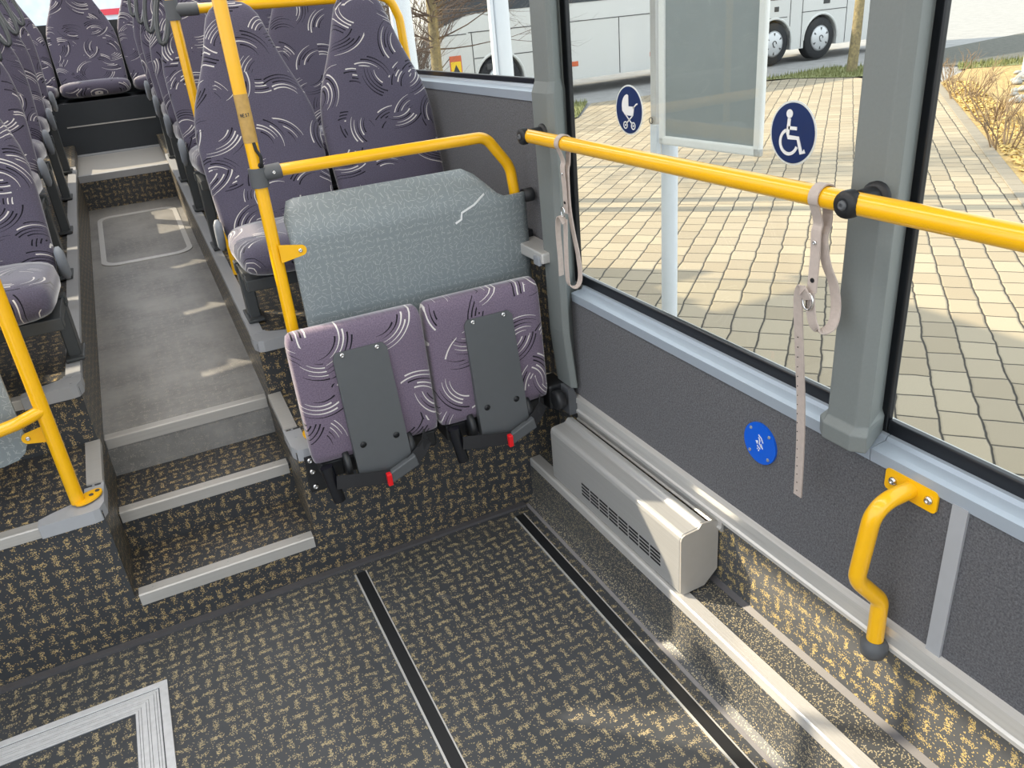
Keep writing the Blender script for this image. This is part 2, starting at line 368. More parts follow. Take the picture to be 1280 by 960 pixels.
    def loft(s, rings, smooth=True):
        n = len(rings[0]); vs = [p for r in rings for p in r]; fs = []
        for i in range(len(rings) - 1):
            for k in range(n):
                k2 = (k + 1) % n; fs.append((i * n + k, i * n + k2, i * n + n + k2, i * n + n + k))
        s.add(vs, fs + [tuple(range(n - 1, -1, -1)), tuple(range((len(rings) - 1) * n, len(rings) * n))], smooth)
        return s
    def build(s, name, mat, parent=None, bevel=0.0, uvm=None, kind=None, origin=None, subsurf=0):
        off = Vector((0, 0, 0)); o_ = parent
        while o_ is not None: off += Vector(o_.location); o_ = o_.parent
        if origin is not None: off = Vector(origin)
        me = bpy.data.meshes.new(name); me.from_pydata([tuple(v - off) for v in s.v], [], s.f); me.validate(); 
        for p, q in zip(me.polygons, s.sm): p.use_smooth = q
        uvl = me.uv_layers.new(name='UVMap')
        vv = [v.co + off for v in me.vertices]
        for p in me.polygons:
            nx, ny, nz = abs(p.normal.x), abs(p.normal.y), abs(p.normal.z)
            mode = uvm or ('xy' if nz >= max(nx, ny) else ('xz' if ny >= nx else 'yz'))
            for li in p.loop_indices:
                co = vv[me.loops[li].vertex_index]
                if callable(mode): uvl.data[li].uv = mode(co)
                else: uvl.data[li].uv = (co['xyz'.index(mode[0])], co['xyz'.index(mode[1])])
        me.materials.append(M[mat] if isinstance(mat, str) else mat)
        o = bpy.data.objects.new(name, me); COL.objects.link(o)
        if parent is not None: o.parent = parent
        if origin is not None: o.location = origin
        if kind: o['kind'] = kind
        if bevel:
            b = o.modifiers.new('bevel', 'BEVEL'); b.width = bevel; b.segments = 3; b.limit_method = 'ANGLE'; b.angle_limit = math.radians(35)
            b.harden_normals = False
        if subsurf:
            q = o.modifiers.new('sub', 'SUBSURF'); q.levels = subsurf; q.render_levels = subsurf
        return o

def tag(o, label, cat, group=None):
    o['label'] = label; o['category'] = cat
    if group: o['group'] = group
    return o
def thing(name, label, cat, loc=(0, 0, 0), group=None):
    o = bpy.data.objects.new(name, None); COL.objects.link(o); o.location = loc; o.empty_display_size = 0.1
    return tag(o, label, cat, group)
def struct(name, mb, mat, **kw): return mb.build(name, mat, kind='structure', **kw)
def copy_thing(root, loc, label, group=None):
    r = root.copy(); COL.objects.link(r); r.location = loc; r['label'] = label
    if group: r['group'] = group
    for ch in list(root.children):
        c = ch.copy(); COL.objects.link(c); c.parent = r
        for g in list(ch.children):
            d = g.copy(); COL.objects.link(d); d.parent = c
    return r
def screw_head(mb, c, r, ax):
    return mb.lathe([(r * 0.2, 0.0), (r, 0.0), (r, r * 0.25), (r * 0.75, r * 0.6), (r * 0.35, r * 0.65), (r * 0.3, r * 0.35)], c, ax, 14)

XW = 1.143; XG = 1.20; YR = 2.21; XL = -1.24
XA0, XA1 = -0.33, 0.222       # aisle walls
def z_aisle(y): return 0.443 + 0.08 * (y - 2.743)
def z_plat(y): return 0.70 + 0.085 * (y - 2.65)
YB = 5.85; YP = 6.58; YE = 7.25

# ------------------------------------------------------------------ large structure: floors
struct('floor', MB().box(XL, 1.012, -2.6, YR, -0.06, 0.0), 'vinyl_bay')
struct('floor_aisle', MB().hexa([(XA0, 2.743, 0.2), (XA1, 2.743, 0.2), (XA1, YB, 0.2), (XA0, YB, 0.2)], [(XA0, 2.743, 0.443), (XA1, 2.743, 0.443), (XA1, YB, z_aisle(YB)), (XA0, YB, z_aisle(YB))]), 'vinyl_worn_sheen')
# stairs: three risers
st = MB(); st.box(XA0, XA1, YR, 2.743, -0.05, 0.155); st.box(XA0, XA1, 2.475, 2.743, 0.155, 0.30)
struct('floor_stairs', st, 'vinyl')
# side platforms, first level then the sloping higher one
for sgn, x0, x1, nm in ((-1, XL, XA0, 'left'), (1, XA1, XW, 'right')):
    pf = MB(); pf.hexa([(x0, YR, -0.05), (x1, YR, -0.05), (x1, 2.62, -0.05), (x0, 2.62, -0.05)], [(x0, YR, 0.470), (x1, YR, 0.470), (x1, 2.62, 0.505), (x0, 2.62, 0.505)])
    struct('floor_platform_' + nm, pf, 'vinyl')
    pf = MB(); pf.hexa([(x0, 2.62, -0.05), (x1, 2.62, -0.05), (x1, YE, 0.2), (x0, YE, 0.2)], [(x0, 2.62, z_plat(2.62)), (x1, 2.62, z_plat(2.62)), (x1, YE, z_plat(YE)), (x0, YE, z_plat(YE))])
    struct('floor_upper_' + nm, pf, 'vinyl')
# rear step
struct('floor_rear', MB().hexa([(XA0, YB, 0.5), (XA1, YB, 0.5), (XA1, YP + 0.1, 0.5), (XA0, YP + 0.1, 0.5)], [(XA0, YB, 0.905), (XA1, YB, 0.905), (XA1, YP + 0.1, 0.955), (XA0, YP + 0.1, 0.955)]), 'vinyl')
# ledge along the right wall
struct('floor_ledge', MB().box(1.012, 1.30, -2.6, YR, -0.06, 0.186), 'vinyl_ledge')
cove = MB(); cove.prism([(1.013, -2.6, 0.040), (1.004, -2.6, 0.014), (0.985, -2.6, 0.0008), (1.013, -2.6, 0.0008)], (0, YR + 2.6, 0))
struct('trim_cove_ledge', cove, 'vinyl_ledge')
struct('trim_joint_ledge', MB().box(0.974, 0.986, -2.6, YR - 0.01, -0.001, 0.0018), 'weld')
struct('trim_joint_riser', MB().box(XL, 0.97, YR - 0.022, YR, -0.001, 0.010), 'joint')
struct('trim_joint_wall', MB().prism([(1.130, -2.6, 0.1865), (1.144, -2.6, 0.1865), (1.144, -2.6, 0.198)], (0, YR + 2.6, 0)), 'joint')

# right wall: kick panel, carpet panel, rails, sill
struct('wall_right_kick', MB().box(XW, 1.188, -2.6, YR, 0.186, 0.40), 'vinyl_kick')
struct('wall_right', MB().box(XW, 1.188, -2.6, 2.16, 0.40, 0.80), 'carpet')
struct('wall_right_rear', MB().box(XW, 1.188, 2.16, YE, 0.93, 1.392), 'carpet')
struct('wall_right_rear_kick', MB().box(XW - 0.004, 1.188, 2.13, 2.70, 0.45, 0.93), 'vinyl')
def yprof(prof, y0, y1): return MB().prism([(x, y0, z) for x, z in prof], (0, y1 - y0, 0))
struct('trim_rail', yprof([(XW, 0.402), (1.126, 0.404), (1.126, 0.413), (1.131, 0.417), (1.131, 0.436), (1.127, 0.440), (1.128, 0.458), (XW, 0.464)], -2.6, 2.085), 'alu')
struct('trim_rail_lower', yprof([(XW, 0.362), (1.137, 0.363), (1.131, 0.374), (1.136, 0.379), (1.136, 0.392), (1.132, 0.397), (XW, 0.400)], 1.318, 2.06), 'alu')
sill_p = [(XW + 0.01, 0.797), (XW - 0.004, 0.797), (XW - 0.006, 0.824), (1.150, 0.827), (1.176, 0.829), (1.181, 0.837), (1.189, 0.838), (1.189, 0.79)]
struct('trim_sill_front', yprof(sill_p, -2.6, 0.90), 'sill')
struct('trim_sill', yprof(sill_p, 0.902, 2.06), 'sill')
struct('trim_sill_rear', yprof([(x, z + 0.592) for x, z in sill_p], 2.13, YE), 'sill')
struct('trim_wall_strip', MB().box(XW - 0.006, XW + 0.01, 0.691, 0.721, 0.46, 0.80), 'greytrim')
ledge_edge = MB().prism([(1.008, -2.6, 0.158), (1.008, -2.6, 0.185), (1.012, -2.6, 0.190), (1.049, -2.6, 0.190), (1.049, -2.6, 0.186), (1.012, -2.6, 0.186), (1.012, -2.6, 0.158)], (0, YR + 2.59, 0))
struct('trim_ledge_edge', ledge_edge, 'alu', bevel=0.0015)

# pillars: a moulded cover, thicker below its step
def pillar(y0, y1, zs, sl):
    p = MB()
    def ring(z, inn, e0, e1):
        return [Vector((XG + 0.005, y0 + sl, z)), Vector((XG - 0.014, y0 - e0 + sl, z)), Vector((inn + 0.018, y0 - e0 + 0.004, z)), Vector((inn, y0 + 0.018, z)), Vector((inn, y1 - 0.018, z)), Vector((inn + 0.018, y1 + e1 - 0.004, z)), Vector((XG - 0.014, y1 + e1, z)), Vector((XG + 0.005, y1, z))]
    p.loft([ring(*a) for a in zs], smooth=False)
    return p
struct('wall_pillar_front', pillar(0.884, 0.986, [(0.835, 1.082, 0.008, 0.008), (0.838, 1.078, 0.010, 0.010), (0.872, 1.076, 0.010, 0.010), (0.886, 1.088, 0.002, 0.002), (1.6, 1.090, 0, 0), (2.35, 1.092, 0, 0)], 0.045), 'pillar', bevel=0.004)
struct('wall_pillar_rear', pillar(2.030, 2.155, [(0.50, 1.110, 0, 0.012), (0.70, 1.092, 0, 0.012), (1.425, 1.086, 0.0, 0.010), (1.455, 1.098, -0.010, 0.0), (2.35, 1.100, -0.010, 0)], 0.092), 'pillar', bevel=0.004)
# seals and panes
def pane(n, y0, y1, z0, z1, fw=0.032):
    f = MB()
    f.box(XG - 0.011, XG + 0.005, y0, y1, z0 - fw, z0); f.box(XG - 0.011, XG + 0.005, y0, y1, z1, z1 + fw)
    f.box(XG - 0.011, XG + 0.005, y0 - fw, y0, z0 - fw, z1 + fw); f.box(XG - 0.011, XG + 0.005, y1, y1 + fw, z0 - fw, z1 + fw)
    struct('window_%d_frame' % n, f, 'gloss', bevel=0.004)
    struct('window_%d' % n, MB().box(XG - 0.003, XG + 0.003, y0 - 0.01, y1 + 0.01, z0 - 0.01, z1 + 0.01), 'glass')
pane(1, 2.172, 4.6, 1.447, 2.18); pane(2, 0.992, 2.098, 0.866, 2.18); pane(3, -2.5, 0.912, 0.866, 2.18); pane(4, 4.68, 7.1, 1.447, 2.18)
sk = MB(); sk.box(1.21, 1.26, -2.6, YE, -0.15, 0.83); sk.box(1.206, 1.212, 2.24, YE, 0.83, 1.41); sk.box(1.20, 1.26, -2.6, YE, 2.2, 2.30); sk.hexa([(0.90, -2.6, 2.45), (1.26, -2.6, 2.29), (1.26, YE, 2.29), (0.90, YE, 2.45)], [(0.90, -2.6, 2.48), (1.26, -2.6, 2.31), (1.26, YE, 2.31), (0.90, YE, 2.48)])
struct('wall_right_outer', sk, 'coach')

# left wall with its windows and the open middle door, rear wall, ceiling
lw = MB(); lw.box(XL - 0.05, XL, -2.6, -0.1, 0.0, 0.85); lw.box(XL - 0.05, XL, 1.55, 2.21, 0.0, 0.85); lw.box(XL - 0.05, XL, 2.21, YE, 0.3, 1.40)
lw.box(XL - 0.05, XL, -2.6, YE, 2.42, 2.50)
for yy, ww in ((-1.2, 0.09), (1.50, 0.09), (2.12, 0.09), (3.86, 0.28), (5.6, 0.09)): lw.box(XL - 0.05, XL, yy, yy + ww, 0.8, 2.45)  # wide pillar unseen, put in to stop the sun patch on the heater
struct('wall_left', lw, 'carpet')
struct('wall_back', MB().box(XL - 0.05, 1.29, YE, YE + 0.08, 0.4, 1.83), 'rearpanel')
struct('ceiling', MB().box(XL - 0.05, 0.90, -2.6, YE + 0.05, 2.45, 2.49), 'ceiling')

# step edgings and platform edge strips
def edging(x0, x1, y, z, nm):
    e = MB().prism([(x0, y - 0.006, z - 0.034), (x0, y - 0.006, z + 0.002), (x0, y - 0.002, z + 0.005), (x0, y + 0.034, z + 0.005), (x0, y + 0.034, z), (x0, y, z), (x0, y, z - 0.034)], (x1 - x0, 0, 0))
    for k in range(3):
        xx = x0 + (x1 - x0) * (0.08 + 0.42 * k); e.lathe([(0.001, 0.0), (0.0045, 0.0), (0.004, 0.0012)], (xx, y + 0.02, z + 0.005), 'Z', 8)
    return struct(nm, e, 'alux')
edging(XA0 + 0.012, XA1 - 0.008, YR, 0.155, 'trim_step_bottom'); edging(XA0 + 0.004, XA1 - 0.008, 2.475, 0.30, 'trim_step_middle'); edging(XA0 + 0.004, XA1 - 0.004, 2.743, 0.443, 'trim_step_top')
def edge_strip_y(x, sgn, y0, y1, zf, nm, mat='alu'):
    # angle strip along an aisle-side platform edge; sgn: direction from the aisle into the platform
    e = MB(); a, b = x - sgn * 0.006, x + sgn * 0.038
    for (ya, yb) in ((y0, y1),):
        za, zb = zf(ya), zf(yb)
        lo = [(a, ya, za - 0.02), (x, ya, za - 0.02), (x, yb, zb - 0.02), (a, yb, zb - 0.02)]; hi = [(a, ya, za + 0.005), (x, ya, za + 0.005), (x, yb, zb + 0.005), (a, yb, zb + 0.005)]
        e.hexa(lo, hi)
        e.hexa([(x, ya, za), (b, ya, za), (b, yb, zb), (x, yb, zb)], [(x, ya, za + 0.005), (b, ya, za + 0.005), (b, yb, zb + 0.005), (x, yb, zb + 0.005)])
    return struct(nm, e, mat)
zp1 = lambda y: 0.470 + 0.085 * (y - YR)
for sgn, x, nm in ((-1, XA0, 'left'), (1, XA1, 'right')):
    edge_strip_y(x, sgn, 2.36, 2.615, zp1, 'trim_edge_' + nm, 'alux')
    edge_strip_y(x, sgn, 2.70, 5.84, z_plat, 'trim_edge_upper_' + nm, 'greytrim')
    # moulded corner caps, lower and upper
    for (yc, zf, nm2) in ((YR, zp1, 'cap_lower'), (2.615, z_plat, 'cap_upper')):
        c = MB(); o = x - sgn * 0.008; L = 0.165 if nm2 == 'cap_lower' else 0.10
        pl = [(o, yc + L), (o, yc + 0.03), (o + sgn * 0.012, yc - 0.004), (o + sgn * 0.03, yc - 0.010), (x + sgn * 0.16, yc - 0.010), (x + sgn * 0.16, yc + 0.028), (x + sgn * 0.13, yc + 0.045), (x + sgn * 0.058, yc + 0.075), (x + sgn * 0.045, yc + 0.09), (x + sgn * 0.045, yc + L)]
        z0 = zf(yc) - 0.028
        c.prism([(a, b, z0) for a, b in pl], (0, 0, 0.036 + 0.004))
        for (qx, qy) in ((x + sgn * 0.02, yc + L - 0.02), (x + sgn * 0.02, yc + L - 0.08)): c.lathe([(0.001, 0), (0.005, 0), (0.004, 0.0015)], (qx, qy, z0 + 0.040), 'Z', 8)
        struct('trim_%s_%s' % (nm2, nm), c, 'greytrim', bevel=0.008)
    x0, x1 = (XL, x - 0.155) if sgn < 0 else (x + 0.155, XW)
    for (yc, zc, nm2) in ((YR, zp1(YR), 'front'), (2.615, z_plat(2.62), 'front_upper')):
        e = MB().prism([(x0, yc - 0.006, zc - 0.026), (x0, yc - 0.006, zc + 0.003), (x0, yc - 0.002, zc + 0.006), (x0, yc + 0.034, zc + 0.006), (x0, yc + 0.034, zc), (x0, yc, zc), (x0, yc, zc - 0.026)], (x1 - x0, 0, 0))
        struct('trim_%s_%s' % (nm2, nm), e, 'alux' if sgn < 0 else 'alux')
# rear step plate
rp = MB(); rp.prism([(XA0, YB - 0.006, 0.870), (XA0, YB - 0.006, 0.912), (XA0, YB + 0.03, 0.914), (XA0, YB + 0.03, 0.90), (XA0, YB, 0.90), (XA0, YB, 0.87)], (XA1 - XA0, 0, 0))
struct('trim_rear_step', rp, 'greytrim')
struct('trim_rear_plate', MB().hexa([(XA0, YB + 0.04, 0.906), (XA1, YB + 0.04, 0.906), (XA1, YP - 0.06, 0.950), (XA0, YP - 0.06, 0.950)], [(XA0, YB + 0.04, 0.912), (XA1, YB + 0.04, 0.912), (XA1, YP - 0.06, 0.955), (XA0, YP - 0.06, 0.955)]), 'alux')
struct('trim_rear_top', MB().hexa([(XA0, YP - 0.06, 0.952), (XA1, YP - 0.06, 0.952), (XA1, YP, 0.957), (XA0, YP, 0.957)], [(XA0, YP - 0.06, 0.962), (XA1, YP - 0.06, 0.962), (XA1, YP, 0.966), (XA0, YP, 0.966)]), 'greytrim')

# ------------------------------------------------------------------ outside ground
GZ = -0.35
def ground(nm, pts, z, mat, kind='structure'):
    return MB().add([(x, y, z) for x, y in pts], [tuple(range(len(pts)))]).build(nm, mat, kind=kind)
H = Vector((0.73409, 0.67905)); P = Vector((0.67905, -0.73409))
def hp(u, v): q = P * u + H * v; return (q.x, q.y)
struct('ground_road', MB().add([(-60, -60, GZ - 0.03), (140, -60, GZ - 0.03), (140, 140, GZ - 0.03), (-60, 140, GZ - 0.03)], [(0, 1, 2, 3)]), 'asphalt')
ground('ground_paving', [(1.0, -6), (6.0, -6), hp(1.60, 2.0), hp(1.60, 17.3), (14.5, 13.05), (13.9, 14.3), (12.0, 15.1), (9.2, 15.3), (7.9, 13.6), (6.5, 12.6), (4, 14), (1.0, 14)], GZ, 'pavers')
kb = MB()
for k in range(56):
    a = hp(1.60, 3.0 + k * 0.26); b = hp(1.60, 3.0 + k * 0.26 + 0.25); c = hp(1.74, 3.0 + k * 0.26 + 0.25); d = hp(1.74, 3.0 + k * 0.26)
    kb.hexa([(*d, GZ - 0.05), (*c, GZ - 0.05), (*b, GZ - 0.05), (*a, GZ - 0.05)], [(*d, GZ + 0.012), (*c, GZ + 0.012), (*b, GZ + 0.012), (*a, GZ + 0.012)])
struct('ground_kerb', kb, plain('kerb_stone', (0.27, 0.235, 0.185), 0.9, scale=60), bevel=0.006)
ground('ground_mulch', [hp(1.74, 8.9), hp(1.74, 17.8), (17.6, 12.4), (18, 10.6), hp(5.5, 14), hp(5.5, 8.9)], GZ + 0.006, 'mulch')
ground('ground_slab', [hp(1.74, 5.0), hp(1.74, 8.87), hp(5.5, 8.87), hp(5.5, 5.0)], GZ + 0.010, 'slab')
ground('ground_setts', [(16.6, 13.2), (20.2, 15.6), (27, 16.8), (27, 11.5), (18.2, 11.0)], GZ - 0.012, 'setts')
def grass_patch(nm, pts, n, seed):
    rnd = random.Random(seed); mb = MB(); mb.add([(x, y, GZ + 0.012) for x, y in pts], [tuple(range(len(pts)))])
    xs = [p[0] for p in pts]; ys = [p[1] for p in pts]
    def inside(x, y):
        c = False
        for i in range(len(pts)):
            (x0, y0), (x1, y1) = pts[i - 1], pts[i]
            if (y0 > y) != (y1 > y) and x < (x1 - x0) * (y - y0) / (y1 - y0) + x0: c = not c
        return c
    k = 0
    while k < n:
        x, y = rnd.uniform(min(xs), max(xs)), rnd.uniform(min(ys), max(ys))
        if not inside(x, y): continue
        k += 1; a = rnd.uniform(0, pi); h = rnd.uniform(0.05, 0.13); dx, dy = 0.012 * math.cos(a), 0.012 * math.sin(a); l = rnd.uniform(-.05, .05)
        mb.add([(x - dx, y - dy, GZ), (x + dx, y + dy, GZ), (x + l, y + l, GZ + h)], [(0, 1, 2)])
    return mb.build(nm, 'grass', kind='stuff')
g1 = grass_patch('grass', [(13.3, 14.9), (13.9, 14.35), (14.5, 13.1), (15.9, 12.4), (17.0, 13.6), (15.9, 15.2)], 1500, 3)
tag(g1, 'strip of short grass at the foot of the bare trunk by the road', 'grass')
g2 = grass_patch('grass', [(6.6, 12.7), (7.9, 13.65), (9.3, 15.6), (8.2, 16.2), (5.5, 14.5)], 1100, 4)
tag(g2, 'wedge of grass beyond the paving in front of the white coach', 'grass')
g3 = grass_patch('grass', [(16.2, 11.9), (17.1, 12.6), (19.2, 11.4), (18.0, 10.6)], 900, 5)
tag(g3, 'yellowed grass line behind the mulch bed', 'grass')
rnd = random.Random(11); sb = MB()
for k in range(230):
    u = rnd.uniform(0, 1); v = rnd.uniform(0, 1)
    x = 12.3 + 4.6 * u + 0.6 * v; y = 7.7 + 3.1 * u - 1.9 * v + 0.35; r = rnd.uniform(0.04, 0.10)
    if math.hypot(x - 16.2, y - 10.3) < 0.42: continue
    sb.loft([[Vector((x + rr * r * math.cos(a) * 1.2, y + rr * r * math.sin(a), GZ + 0.01 + hh * r)) for a in [2 * pi * q / 7 + 0.3 * k for q in range(7)]] for rr, hh in ((0.75, 0), (1, 0.35), (0.6, 0.75), (0.15, 0.85))])
tag(sb.build('gravel', 'stone', kind='stuff'), 'pale round stones spread behind the mulch bed', 'gravel')
lb = MB(); rnd = random.Random(12)
for k in range(5200):
    u = 1.8 + 2.6 * rnd.random() ** 1.3; v = rnd.uniform(9.0, 17.5); u = min(u, 2.25 - 0.5 * rnd.random()) if v > 14.0 else u; x, y = hp(u, v); a = rnd.uniform(0, 2 * pi); s_ = rnd.uniform(0.025, 0.06); z = GZ + 0.012 + rnd.uniform(0, 0.03); t = rnd.uniform(-0.03, 0.04)
    lb.add([(x - s_ * math.cos(a), y - s_ * math.sin(a), z), (x + 0.4 * s_ * math.sin(a), y - 0.4 * s_ * math.cos(a), z + t), (x + s_ * math.cos(a), y + s_ * math.sin(a), z), (x - 0.4 * s_ * math.sin(a), y + 0.4 * s_ * math.cos(a), z + t * 0.5)], [(0, 1, 2, 3)])
tag(lb.build('fallen_leaves', 'dryleaf', kind='stuff'), 'dry straw-coloured leaves lying on the mulch bed', 'leaves')

# ------------------------------------------------------------------ seats
def super_ring(cx, cy, z, hw, ht, n=20, e=3.2, tilt=0.0):
    out = []
    for k in range(n):
        a = 2 * pi * k / n; c, s_ = math.cos(a), math.sin(a)
        out.append(Vector((cx + hw * math.copysign(abs(c) ** (2 / e), c), cy + ht * math.copysign(abs(s_) ** (2 / e), s_), z)))
    return out
def backrest_mb(cx, h, y0=0.0):
    mb = MB(); rings = []
    prof = [(-0.075, 0.185, 0.030), (-0.06, 0.205, 0.045), (0.0, 0.214, 0.050), (0.10, 0.218, 0.050), (0.20, 0.221, 0.048), (0.28, 0.220, 0.047), (0.34, 0.211, 0.046), (0.39, 0.196, 0.046), (0.44, 0.175, 0.045), (0.49, 0.152, 0.044), (0.54, 0.131, 0.043), (0.59, 0.114, 0.042), (0.63, 0.102, 0.041), (0.665, 0.089, 0.038), (0.69, 0.070, 0.032), (0.706, 0.046, 0.022), (0.712, 0.018, 0.010)]
    for hh, hw, ht in prof:
        yc = y0 + 0.055 + 0.24 * hh + 0.012 * math.sin(hh * 8)
        if hh > 0.45: yc -= 0.25 * (hh - 0.45) ** 1.5
        rings.append(super_ring(cx, yc, h + hh, hw, ht, 24, 3.4 if hh < 0.6 else 2.6))
    return mb.loft(rings)
def cushion_mb(cx, h, y0=0.0, depth=0.44, hw=0.216, th=0.062):
    mb = MB(); rings = []; n = 24
    prof = [(0.02, 0.70, 0.55), (0.0, 0.95, 0.9), (-0.08, 1.0, 1.0), (-0.2, 1.0, 1.0), (-0.32, 1.0, 1.03), (-0.39, 0.99, 1.0), (-0.425, 0.95, 0.82), (-0.445, 0.85, 0.52), (-0.452, 0.6, 0.25)]
    for yy, sw, sh in prof:
        zc = h - th + 0.02 * (-yy / 0.44); out = []
        for k in range(n):
            a = 2 * pi * k / n; c, s_ = math.cos(a), math.sin(a); e = 3.6
            out.append(Vector((cx + hw * sw * math.copysign(abs(c) ** (2 / e), c), y0 + yy, zc + th * sh * math.copysign(abs(s_) ** (2 / e), s_))))
        rings.append(out)
    return mb.loft(rings)
UVSEAT = lambda co: (co.x, co.z + co.y * 0.9)
def make_seat(label, side, h, handles, group):
    # side: +1 = aisle on the -x side (right-hand bank), -1 = left-hand bank
    root = thing('double_seat', label, 'seat', (0, 0, 0), group); s = side
    for cx in (-0.226, 0.226):
        cushion_mb(cx, h).build('cushion', 'fabric', root, uvm=UVSEAT)
        backrest_mb(cx, h).build('backrest', 'fabric', root, uvm=UVSEAT)
    fr = MB(); fr.box(-0.44, 0.44, -0.36, -0.31, h - 0.155, h - 0.115); fr.box(-0.44, 0.44, -0.10, -0.05, h - 0.155, h - 0.115)
    fr.box(-0.435, -0.40, -0.305, -0.105, h - 0.15, h - 0.12); fr.box(0.40, 0.435, -0.305, -0.105, h - 0.15, h - 0.12)
    fr.build('seat_frame', 'leg', root, bevel=0.004)
    for xx, nm in ((-s * 0.415, 'leg'), (s * 0.30, 'leg')):
        lg = MB(); lg.hexa([(xx - 0.02, -0.14, 0.004), (xx + 0.02, -0.14, 0.004), (xx + 0.02, -0.06, 0.004), (xx - 0.02, -0.06, 0.004)], [(xx - 0.02, -0.13, h - 0.12), (xx + 0.02, -0.13, h - 0.12), (xx + 0.02, -0.04, h - 0.12), (xx - 0.02, -0.04, h - 0.12)])
        lg.box(xx - 0.03, xx + 0.03, -0.17, -0.02, 0.001, 0.014)
        lg.build(nm, 'leg', root, bevel=0.005)
    # moulded recliner cover beside the cushion on the aisle side
    cv = MB(); xx = -s * 0.452; rings = []
    for f, dx in ((0.7, -0.016), (1.0, -0.008), (1.0, 0.004), (0.75, 0.012)):
        rings.append([Vector((xx - s * dx * -1, 0.0 + 0.03 + f * (0.030 * math.cos(a) - 0.022 * math.sin(a)), h - 0.040 + f * 0.062 * math.sin(a))) for a in [2 * pi * q / 18 for q in range(18)]])
    cv.loft(rings).build('side_cover', 'cover', root)
    if handles:
        for cx, q in ((-s * 0.226, -s),):
            pts = []
            for k in range(17):
                a = 2 * pi * k / 16; pts.append((cx + q * (0.165 - 0.030 * math.sin(a) * 0 + 0.024 * math.cos(a)) + q * -0.028 * math.sin(a), 0.150 + 0.05 * math.sin(a), h + 0.50 + 0.105 * math.sin(a)))
            MB().tube(pts, 0.010, 8, cap=False).build('grab_loop', 'leg', root)
    return root
CXR, CXL = 0.672, -0.786
R1 = make_seat('purple patterned double seat right of the aisle, directly behind the grey partition panel', 1, 0.325, False, 'patterned double seats')
R1.location = (CXR, 2.95, z_plat(2.85))
L1 = make_seat('front purple double seat left of the aisle, beside the left yellow stanchion', -1, 0.325, False, 'patterned double seats')
L1.location = (CXL + 0.036, 2.97, z_plat(2.87))
ORD = ['second', 'third', 'fourth', 'fifth']
R2 = make_seat('x', 1, 0.45, True, 'patterned double seats'); L2 = make_seat('x', -1, 0.45, True, 'patterned double seats')
for i in range(4):
    yb = 3.82 + 0.67 * i
    lr = ('second double seat right of the aisle, behind the yellow cross rail' if i == 0 else '%s double seat back along the right side of the aisle' % ORD[i]) + (', last before the rear bench' if i == 3 else '')
    ll = '%s double seat back along the left side of the aisle' % ORD[i] + (', last before the rear bench' if i == 3 else '')
    if i == 0: R2.location = (CXR, yb, z_plat(yb - 0.1)); R2['label'] = lr; L2.location = (CXL, yb, z_plat(yb - 0.1)); L2['label'] = ll
    else: copy_thing(R2, (CXR, yb, z_plat(yb - 0.1)), lr); copy_thing(L2, (CXL, yb, z_plat(yb - 0.1)), ll)
# rear bench
def rear_seat(cx, label):
    r = thing('rear_seat', label, 'seat', (cx, YP + 0.42, 0.97), 'rear bench seats')
    b = MB(); o = backrest_mb(0, 1.43, 7.0)
    for v in o.v: v.x = v.x * 1.08 + cx
    o.build('backrest', 'fabric', r, uvm=UVSEAT)
    c = cushion_mb(0, 1.43, 7.0, hw=0.232, th=0.055)
    for v in c.v: v.x += cx
    c.build('cushion', 'fabric', r, uvm=UVSEAT)
    return r
rear_seat(-0.085, 'middle seat of the rear bench at the end of the aisle'); rear_seat(0.40, 'rear bench seat just right of the middle one'); rear_seat(-0.57, 'rear bench seat just left of the middle one')
bb = thing('bench_base', 'dark panelled base under the rear bench seats', 'bench base', (-0.05, YP, 0.96))
MB().box(-0.82, 0.66, YP, 7.2, 0.96, 1.315).build('panel', 'rearpanel', bb, bevel=0.006)
MB().box(-0.34, 0.25, YP - 0.006, YP + 0.002, 1.152, 1.160).build('metal_strip', 'alux', bb)

